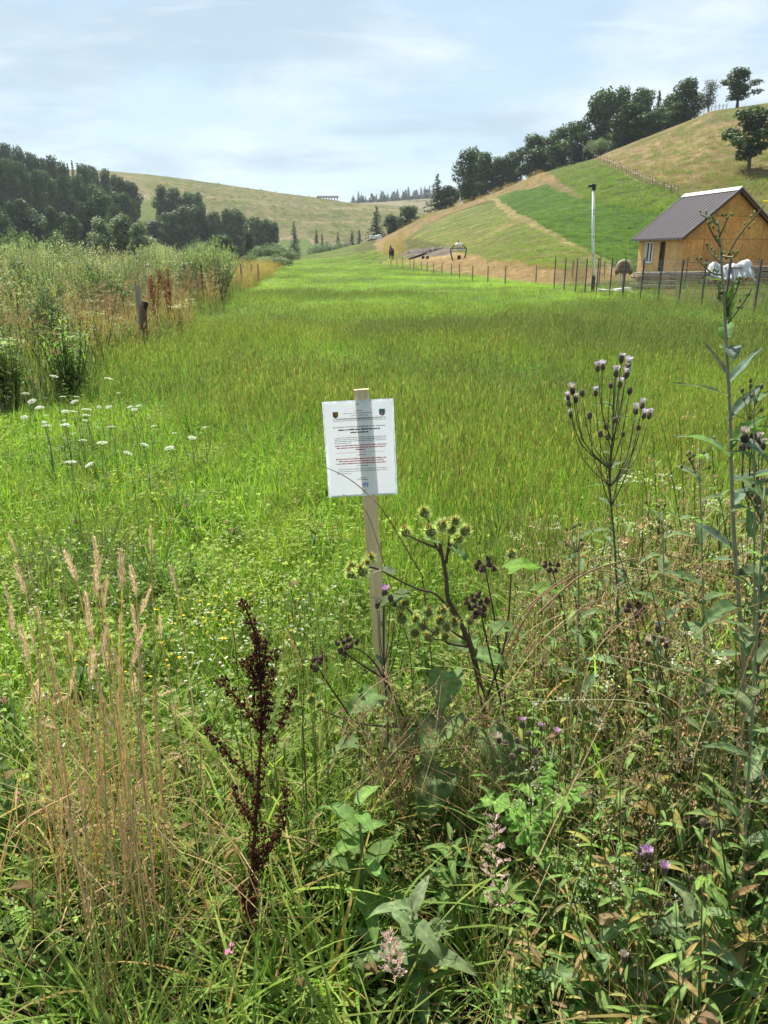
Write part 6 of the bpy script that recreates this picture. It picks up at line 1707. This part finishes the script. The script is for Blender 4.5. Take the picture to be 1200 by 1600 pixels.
# ---- broad grey-green leaved plants
for i, (cx_, cy_, Y, lb, lf) in enumerate([(640, 1500, 1.28, 'broad leaved weed with limp grey-green leaves beneath the pink grass', 13), (1065, 1500, 1.22, 'broad leaved weed with long pale grey-green leaves at the lower right', 15), (560, 1330, 1.45, 'leafy green weed left of the burdock foot', 12), (925, 1545, 1.2, 'broad leaved weed at the bottom edge between the two large weeds', 9), (700, 1395, 1.45, 'bushy lance leaved weed below the burdock', 20), (762, 1300, 1.6, 'slender lance leaved weed in front of the burdock stem', 18)]):
    o = thing('broadleaf_weed', lb, 'plant', foot(cx_, Y, cy_ + 60)); random.seed(70 + i)
    hgt = max(.15, at(cx_, cy_ - 90, Y).z - o.location.z); b = MB(); b.tube([(0, 0, -.02), (.01, 0, hgt * .6), (.0, .01, hgt)], [.005, .004, .002], (0.12, 0.13, 0.06), 6); b.build('stem', M_STEM, o, True)
    for k in range(lf):
        q = k * 2.4 + random.uniform(-.3, .3); z = hgt * (.25 + .75 * k / lf); b = MB(); L = random.uniform(.12, .19) * (1.1 - .5 * k / lf) * (1 if i < 4 else .62)
        b.broad_leaf((0, 0, z), (math.cos(q), math.sin(q), random.uniform(.3, .9)), (0, 0, 1), L, L * (.30 if i < 4 else .22), jit((0.17, 0.235, 0.11) if i in (0, 1, 3) else (0.14, 0.23, 0.06), .15), 'ovate' if i < 4 else 'lance', random.uniform(.7, 1.5), .25, 12, .07); b.build('leaf', M_LEAF, o, True)

# ---- pink panicle grasses
def panicle(label, Y, base, top, w, h):
    o = thing('pink_grass', label, 'grass', foot(base[0], Y, base[1])); random.seed(int(top[0])); tip = at(top[0], top[1], Y); low = at(top[0] + (base[0] - top[0]) * .2, top[1] + h, Y)
    P = stem(o, [o.location, low.lerp(o.location, .5) + V3(.004, 0, 0), low, tip], .0018, .0008, (0.18, 0.22, 0.08), 5)
    b = MB(); S = Y / FPX
    for k in range(26):
        t_ = k / 26; c = low.lerp(tip, t_) - o.location; q = k * 2.4; L = w * S * .5 * (1 - t_ * .75) * random.uniform(.6, 1.1)
        e = c + V3(math.cos(q) * L, math.sin(q) * L * .7, L * .45)
        b.ribbon([c, e], [.0008, .0006], (-math.sin(q), math.cos(q), 0), (0.4, .27, .2))
        for m in range(16):
            u = c.lerp(e, random.uniform(.25, 1.0)) + V3(random.gauss(0, .002), random.gauss(0, .002), random.gauss(0, .002)); d = ((e - c).normalized() + V3(random.gauss(0, .4), random.gauss(0, .4), .3)).normalized(); s_ = d.orthogonal().normalized()
            b.ribbon([u, u + d * .0035, u + d * .0075], [.0012, .0026, 0], s_, jit((0.74, 0.53, 0.45), .22))
    b.build('panicle', M_PETAL, o)
panicle('pink feathery grass panicle standing before the sow thistle', 1.25, (792, 1560), (772, 1272), 95, 150)
panicle('smaller pink grass panicle near the bottom edge', 1.15, (655, 1590), (606, 1458), 80, 68)

# ---- tall dry grasses on the left
def plume_mesh(seed, kind):
    random.seed(seed); b = MB(); n = 330 if kind == 'plume' else 210; bend = random.uniform(-.25, .25)
    for i in range(n):
        t_ = i / n; a = i * 2.4 + random.uniform(-.4, .4); lob = 1 + .55 * math.sin(t_ * 23 + seed) * math.sin(t_ * 9)
        r = (.10 if kind == 'plume' else .03) * math.sin(math.pi * (.10 + .86 * t_)) ** .8 * lob * random.uniform(.3, 1.1); p = Vector((r * .5 * math.cos(a) + bend * t_ * t_ * .3, r * .5 * math.sin(a), t_ * .93))
        d = Vector((math.cos(a) * random.uniform(.1, .7), math.sin(a) * random.uniform(.1, .7), 1)).normalized() if kind == 'plume' else Vector((math.cos(a) * .9, math.sin(a) * .9, 1)).normalized()
        L = random.uniform(.05, .14) if kind == 'plume' else random.uniform(.025, .04)
        b.ribbon([p, p + d * L * .5 + Vector((math.cos(a), math.sin(a), 0)) * r * .3, p + d * L], [.006, .013, 0] if kind == 'plume' else [.01, .017, 0], (-math.sin(a), math.cos(a), 0), jit((0.72, 0.60, 0.43) if kind == 'plume' else (0.42, 0.27, 0.15), .28))
    return b.mesh('seed_head', M_DRY)
PLUME = [plume_mesh(s, 'plume') for s in (1, 2, 3)]; TIMO = [plume_mesh(s, 'timothy') for s in (4, 5)]
def dry_grass(px, ty, Y, head, lean, label, group, nm='dry_grass_stalk', kind='plume', bend=0, col=(0.66, 0.54, 0.33)):
    tip = at(px, ty, Y); base = foot(px - lean, Y, 1500); base.x = tip.x - lean * Y / FPX; base.z = hz(base.x, Y)
    o = thing(nm, label, 'dry grass' if kind == 'plume' else 'grass', base, 0, group)
    hd = head * Y / FPX; mid = base.lerp(tip, .55) + V3(-lean * .15 * Y / FPX, 0, .02); d = (tip - mid).normalized(); d = (d + V3(bend * .8, 0, -abs(bend) * .7)).normalized()
    neck = tip - d * hd
    P = smooth([base - V3(0, 0, .02), mid, neck, tip], 4); b = MB(); b.tube([p - base for p in P], taper(len(P), .0016, .0007), jit(col, .18), 4, False); b.build('stem', M_DRY, o)
    c = child('seed_head', random.choice(PLUME if kind == 'plume' else TIMO), o); c.location = neck - base; c.rotation_euler = d.to_track_quat('Z', 'Y').to_euler(); c.scale = (hd * random.uniform(.55, 1.05),) * 2 + (hd,)
    for k in range(random.choice([1, 1, 2, 3])):
        t_ = random.uniform(.25, .7); p = base.lerp(mid, t_) - base; bb = MB(); bb.blade(p, random.uniform(0, 6.28), random.uniform(.10, .24), random.uniform(.003, .006), random.uniform(.2, .9), random.uniform(.5, 2.4), jit((0.36, 0.27, 0.13), .2), 6); bb.build('leaf', M_DRY, o)
random.seed(81)
DG = 'tall tan grass stalk of the dry clump at the left front'
heads = [(12, 832, 42), (22, 880, 60), (8, 915, 50), (101, 857, 62), (146, 838, 55), (160, 866, 50), (188, 857, 75), (203, 882, 60), (235, 820, 55), (264, 882, 52), (236, 918, 60), (132, 925, 90), (168, 898, 70), (150, 880, 60), (18, 945, 55), (60, 945, 30), (92, 925, 28), (45, 885, 30), (46, 985, 40), (30, 975, 70), (168, 972, 70), (158, 990, 80), (188, 960, 34), (250, 962, 42), (222, 1000, 60), (228, 975, 45), (145, 1010, 75), (108, 985, 50), (178, 1015, 60), (205, 945, 70), (78, 1010, 45), (118, 1040, 60), (210, 1050, 50), (60, 1060, 50)]
for px, ty, hd in heads:
    ln = random.gauss(0, 38) + (px - 140) * .25
    dry_grass(px, ty, random.uniform(1.32, 1.62), hd, ln, DG, 'tall dry grasses at the left front', bend=random.choice([0, 0, .15, -.15, .3]))
for px, ty, hd, ln, bd in [(272, 1078, 34, 70, .9), (300, 1112, 34, 90, .95), (195, 1092, 40, 60, .9), (110, 1085, 42, 40, .8), (60, 1128, 34, -40, -.9), (285, 1180, 34, 60, .9), (232, 1222, 34, 40, .9), (262, 1290, 30, 50, .9), (120, 1110, 30, 40, -.8), (52, 1090, 36, -40, .6)]:
    dry_grass(px, ty, random.uniform(1.3, 1.5), hd, ln, 'bent tan grass stalk drooping out of the dry clump', 'drooping dry grasses at the left front', bend=bd)
for k in range(46):   # bare culms within the clump
    px = random.choice([random.gauss(150, 45), random.gauss(90, 30), random.gauss(215, 30)]); ty = random.uniform(1010, 1230)
    Y = random.uniform(1.22, 1.6); tip = at(px, ty, Y); base = foot(px, Y, 1500); base.x = tip.x + random.gauss(0, .15)
    b = MB(); P = smooth([base - V3(0, 0, .02), base.lerp(tip, .5) + V3(random.gauss(0, .01), 0, 0), tip], 3); b.tube([p - base for p in P], taper(len(P), .0018, .0010), jit((0.66, 0.53, 0.31), .25), 4, False); o = b.build('dry_culm', M_DRY); o.location = base
    tag(o, 'bare tan grass culm in the dry clump at the left front', 'dry grass', 'bare culms of the dry clump')
for px, ty, hd, ln, bd in [(447, 978, 90, -30, -.25), (362, 972, 75, -8, -.05), (379, 1066, 70, -12, -.1), (506, 1010, 82, 0, 0), (516, 1098, 58, 10, .1), (476, 1110, 45, 6, .1), (443, 1168, 30, -4, 0), (330, 1185, 40, -30, -.4), (487, 975, 35, 0, 0), (432, 1160, 50, 6, .1), (493, 1120, 40, 5, .1), (470, 1070, 45, -5, 0)]:
    dry_grass(px, ty, random.uniform(1.45, 1.75), hd, ln, 'green timothy stem with a slim brown cylinder head near the dead dock', 'timothy grasses around the dead dock', 'timothy_grass', 'timothy', bd, (0.12, 0.16, 0.05))
# thin bent stem crossing the notice
P = smooth([at(a, b_, Y) for a, b_, Y in ((660, 900, 2.0), (600, 800, 2.05), (570, 768, 2.1), (545, 748, 2.12), (520, 735, 2.13), (492, 724, 2.14))], 5)
base = foot(700, 2.0, 1150); b = MB(); b.tube([base] + P, taper(len(P) + 1, .0022, .0009), (0.24, 0.18, 0.10), 5); tag(b.build('grass_stem', M_DRY), 'thin brown grass stem bent across the lower notice', 'grass')
P = smooth([at(a, b_, 2.0) for a, b_ in ((640, 1010), (600, 880), (575, 805), (555, 785), (535, 772))], 5)
base = foot(660, 2.0, 1150); b = MB(); b.tube([base] + P, taper(len(P) + 1, .002, .0008), (0.30, 0.24, 0.12), 5); tag(b.build('grass_stem', M_DRY), 'thin pale grass stem bent below the notice', 'grass')

# ---- yarrow heads on the left
def umbel_mesh(seed):
    random.seed(seed); b = MB()
    for i in range(120):
        a = i * 2.4; r = .05 * math.sqrt(i / 120); p = Vector((r * math.cos(a), r * math.sin(a), .010 * (1 - (r / .05) ** 2) + random.gauss(0, .0015)))
        u = Vector((math.cos(a * 3), math.sin(a * 3), random.uniform(-.3, .3))) * random.uniform(.003, .0055); v = Vector((-u.y, u.x, random.uniform(-.002, .002)))
        b.add([p - u, p - v, p + u, p + v], [(0, 1, 2, 3)], jit((0.62, 0.63, 0.52), .2))
    for i in range(9):
        a = i * .7; b.tube([(0, 0, -.035), (.035 * math.cos(a), .035 * math.sin(a), -.002)], .0012, (0.16, 0.2, 0.08), 3, False)
    return b.mesh('flower_head', M_PETAL)
UMB = [umbel_mesh(s) for s in (1, 2, 3)]
random.seed(91)
YP = [(40, 615), (50, 627), (62, 637), (38, 652), (72, 649), (72, 665), (102, 643), (115, 643), (100, 657), (105, 664), (116, 628), (135, 640), (152, 668), (155, 636), (170, 636), (135, 649), (133, 657), (116, 677), (130, 688), (160, 692), (226, 695), (200, 708), (110, 722), (140, 726), (170, 592), (84, 588), (203, 636), (217, 634), (233, 650), (272, 677), (240, 666), (174, 667), (100, 664), (120, 620), (98, 620), (70, 660), (185, 614), (300, 684), (320, 668), (265, 700), (210, 640)]
for i, (px, py) in enumerate(YP):
    k = tan_up(py); top = random.uniform(.38, .55) if py > 600 else .75; Y = (EYE - top) / -k; tip = at(px, py, Y); g = Vector((tip.x + random.gauss(0, .02), Y, 0)); g.z = hz(g.x, Y)
    o = thing('yarrow_plant', 'white flat-topped flower head among the meadow grass below the left weeds', 'flower', g, random.uniform(0, 6), 'white flat flower heads on the left of the meadow')
    b = MB(); d = tip - g; b.tube([(0, 0, -.02), d * .6 + V3(.01, 0, 0), d - V3(0, 0, .03)], [.0025, .002, .0015], (0.12, 0.16, 0.06), 4, False); b.build('stem', M_STEM, o)
    c = child('flower_head', UMB[i % 3], o); c.location = d; s_ = random.uniform(.3, .72); c.scale = (s_, s_, s_); c.rotation_euler = (random.gauss(0, .28), random.gauss(0, .28), random.uniform(0, 6))
    b = MB()
    for m in range(7):
        t_ = random.uniform(.1, .8); q = random.uniform(0, 6.28); b.leaf(d * t_, (math.cos(q), math.sin(q), .6), (0, 0, 1), .07, .014, jit((0.10, 0.16, 0.05), .2), 'lance', .6, .2, 3)
    b.build('foliage', M_LEAF, o)
    o.rotation_euler = (0, 0, 0)

# ---- tall plants in front of the weed bank
for (px, by, ty, n, wd, lb) in [(112, 625, 482, 26, 90, 'large fresh green clump of long upright leaves before the weed bank'), (25, 640, 505, 16, 60, 'green long-leaved clump at the left edge below the weeds'), (190, 560, 500, 12, 60, 'low green leafy clump beside the weathered post')]:
    g = ground(px, by, 3); o = thing('leafy_clump', lb, 'plant', g); random.seed(px); H = at(px, ty, g.y).z - g.z; S = g.y / FPX
    for k in range(n):
        a = random.uniform(0, 6.28); r = random.random() * wd * .3 * S; sx = math.cos(a) * r; sy = math.sin(a) * r; h = H * random.uniform(.6, 1); sp_ = wd * .5 * S
        tip = V3(sx + math.cos(a) * sp_ * random.random(), sy + math.sin(a) * sp_ * random.random(), h); b = MB(); b.tube([(sx * .4, sy * .4, -.03), tip * .5 + V3(sx * .3, sy * .3, 0), tip], [.008, .006, .003], (0.12, 0.16, 0.06), 4, False)
        for m in range(15):
            t_ = .25 + .75 * (m + .5) / 15; q = m * 2.4 + k; L = random.uniform(.12, .24) * (1.15 - .4 * t_)
            b.leaf(V3(sx * .4, sy * .4, 0).lerp(tip, t_), (math.cos(q), math.sin(q), random.uniform(.3, 1.3)), (0, 0, 1), L, L * .13, jit((0.14, 0.205, 0.06), .3), 'lance', random.uniform(.3, 1.5), .25, 4)
        b.build('stem', M_LEAF, o)
def dead_dock(label, g, H, n, wd, col):
    o = thing('dock_plant', label, 'plant', g)
    for k in range(n):
        a = random.uniform(0, 6.28); tip = V3(math.cos(a) * wd * random.random(), math.sin(a) * wd * random.random(), H * random.uniform(.7, 1)); b = MB(); b.tube([(0, 0, -.03), tip * .55, tip], [.008, .006, .002], col, 4, False)
        for m in range(150):
            t_ = random.uniform(.4, 1); p = V3(0, 0, 0).lerp(tip, t_) + V3(random.gauss(0, .025), random.gauss(0, .025), 0); s_ = random.uniform(.008, .016)
            b.ribbon([p - V3(0, 0, s_), p, p + V3(0, 0, s_)], [s_ * .5, s_ * 1.2, 0], (1, 0, 0) if m % 2 else (0, 1, 0), jit(col, .3))
        b.build('seed_spike', M_DRY, o)
random.seed(95)
Yd = 17.0
for px, py, lb in ((238, 452, 'rust brown dead dock standing behind the weathered post'), (263, 448, 'second rust brown dead dock right of the weathered post')):
    g = Vector((wcoord(px, py) * Yd, Yd, 0)); g.z = hz(g.x, Yd); dead_dock(lb, g, at(px, 415, Yd).z - g.z, 7, .22, (0.15, 0.05, 0.032))
g = ground(10, 640, 3); dead_dock('dark brown dead dock stump at the left edge of the meadow', g, .55, 9, .12, (0.05, 0.028, 0.02))

# ---- small flowers nobody would count
def dots(name, label, P, size, col, mat=M_PETAL):
    b = MB()
    for p in P:
        r = size * random.uniform(.7, 1.3)
        for k in range(3):
            u = V3(random.gauss(0, 1), random.gauss(0, 1), random.gauss(0, .5)).normalized() * r; v = u.cross(V3(random.gauss(0, .3), random.gauss(0, .3), 1)).normalized() * r; q = p + V3(random.gauss(0, r * .4), random.gauss(0, r * .4), random.gauss(0, r * .3))
            b.add([q - u, q - v, q + u, q + v], [(0, 1, 2, 3)], jit(col, .15))
    o = b.build(name, mat); tag(o, label, None, None, 'stuff')
random.seed(97)
def flower_pts(polys, n, zlo, zhi):
    P = []
    for poly, m in polys:
        for a, b_ in polyscatter(poly, m, 0):
            k = tan_up(b_); h = random.uniform(zlo, zhi); Y = (EYE - h) / -k; P.append(at(a, b_, Y))
    return P
dots('yellow_flowers', 'small yellow trefoil flowers in the meadow grass', flower_pts([([(90, 738), (180, 730), (290, 740), (250, 780), (120, 775)], 60), ([(0, 780), (60, 770), (80, 800), (0, 820)], 10), ([(235, 930), (480, 920), (460, 1000), (250, 1010)], 70), ([(90, 1000), (220, 980), (300, 1040), (120, 1100)], 22), ([(480, 420), (650, 420), (640, 470), (480, 480)], 0)], 0, .12, .28), .0048, (0.66, 0.52, 0.03))
dots('white_clover_flowers', 'white clover heads dotted through the near meadow', flower_pts([([(150, 840), (420, 830), (560, 900), (520, 980), (330, 1000), (180, 960)], 200), ([(0, 830), (160, 820), (150, 1000), (0, 1000)], 130), ([(250, 950), (500, 920), (480, 1060), (300, 1120)], 190), ([(380, 590), (600, 590), (560, 650), (400, 640)], 70), ([(0, 1000), (330, 1000), (300, 1200), (0, 1200)], 60)], 0, .12, .25), .0044, (0.52, 0.52, 0.38))
dots('red_clover_flowers', 'pink clover heads near the dry grass clump', flower_pts([([(62, 1065), (95, 1065), (95, 1100), (62, 1100)], 6), ([(20, 1230), (50, 1230), (50, 1260), (20, 1260)], 4), ([(350, 1470), (372, 1470), (372, 1492), (350, 1492)], 3), ([(90, 760), (230, 740), (240, 780), (100, 780)], 14)], 0, .2, .35), .005, (0.50, 0.20, 0.28))

# fine dead stems tangled round the burdock foot and through the right hand weeds
def tangle(label, n, box, Y, L, col, seed):
    random.seed(seed); b = MB()
    for k in range(n):
        px, py = random.uniform(box[0], box[2]), random.uniform(box[1], box[3]); p = at(px, py, random.uniform(*Y)); a = random.uniform(-.9, .9) + (math.pi / 2)
        d = V3(math.cos(a) * random.uniform(.5, 1.2), random.gauss(0, .3), math.sin(a)).normalized(); l = random.uniform(*L); c = V3(random.gauss(0, .25), random.gauss(0, .2), -.35) * l
        base = p - d * l * .7; P = smooth([base, base + d * l * .5 - c * .2, base + d * l + c * .4], 4); b.tube(P, taper(len(P), .0014, .0006), jit(col, .3), 3, False)
        if random.random() < .3:
            for m in range(12):
                u = P[-1] + V3(random.gauss(0, .005), random.gauss(0, .005), -m * .004); b.ribbon([u, u + V3(random.gauss(0, .004), random.gauss(0, .004), .008)], [.003, 0], (1, 0, 0), jit((0.42, .30, .2), .25))
    tag(b.build('dead_stems', M_DRY), label, None, None, 'stuff')
tangle('tangle of fine brown dead stems round the burdock foot', 170, (560, 1060, 800, 1240), (1.6, 1.9), (.18, .42), (0.36, 0.26, 0.15), 3)
tangle('loose straw coloured stems leaning through the right hand weeds', 190, (840, 880, 1200, 1480), (1.25, 1.9), (.2, .5), (0.50, 0.42, 0.24), 4)
tangle('loose straw stems among the grass at the lower left', 110, (0, 1150, 420, 1560), (1.15, 1.6), (.2, .45), (0.48, 0.38, 0.2), 5)

random.seed(111)
for px, top, Y, lb, n in ((1178, 610, 1.5, 'leafy blue-green stem just right of the tall lettuce', 17), (1092, 700, 1.7, 'leafy green stem left of the tall lettuce', 16), (1195, 760, 1.35, 'short leafy stem at the right edge of the weeds', 15), (905, 830, 1.9, 'leafy stem with drooping leaves left of the thistle foot', 14), (1035, 800, 1.8, 'leafy stem between the thistle and the tall lettuce', 15)):
    f = foot(px + random.uniform(-20, 20), Y); o = thing('leafy_plant', lb, 'plant', f, 0, 'leafy stems in the right hand weeds'); tip = at(px, top, Y)
    P = stem(o, [f - V3(0, 0, .02), f.lerp(tip, .5) + V3(random.gauss(0, .02), 0, 0), tip], .0045, .0015, (0.24, 0.25, 0.13), 6)
    for k in range(n):
        t_ = .3 + .7 * (k + .5) / n; p = f.lerp(tip, t_) - f; q = k * 2.4; b = MB(); L = random.uniform(.09, .15) * (1.25 - .7 * t_)
        b.broad_leaf(p, (math.cos(q), math.sin(q), random.uniform(.3, 1.0)), (0, 0, 1), L, L * .27, jit((0.155, 0.22, 0.10), .2), 'lance', random.uniform(.4, 1.3), .35, 10, .08); b.build('leaf', M_LEAF, o, True)
    for k in range(10):
        u = tip + V3(random.gauss(0, .02), random.gauss(0, .02), random.uniform(-.05, .02)); b = MB(); b.tube([tip - V3(0, 0, .06) - f, u - f], .0009, (0.2, .2, .1), 3, False); b.ball(u - f, .0035, jit((0.22, 0.20, 0.12), .3), 1, (1, 1, 1.7), .1); b.build('bud', M_LEAF, o, True)
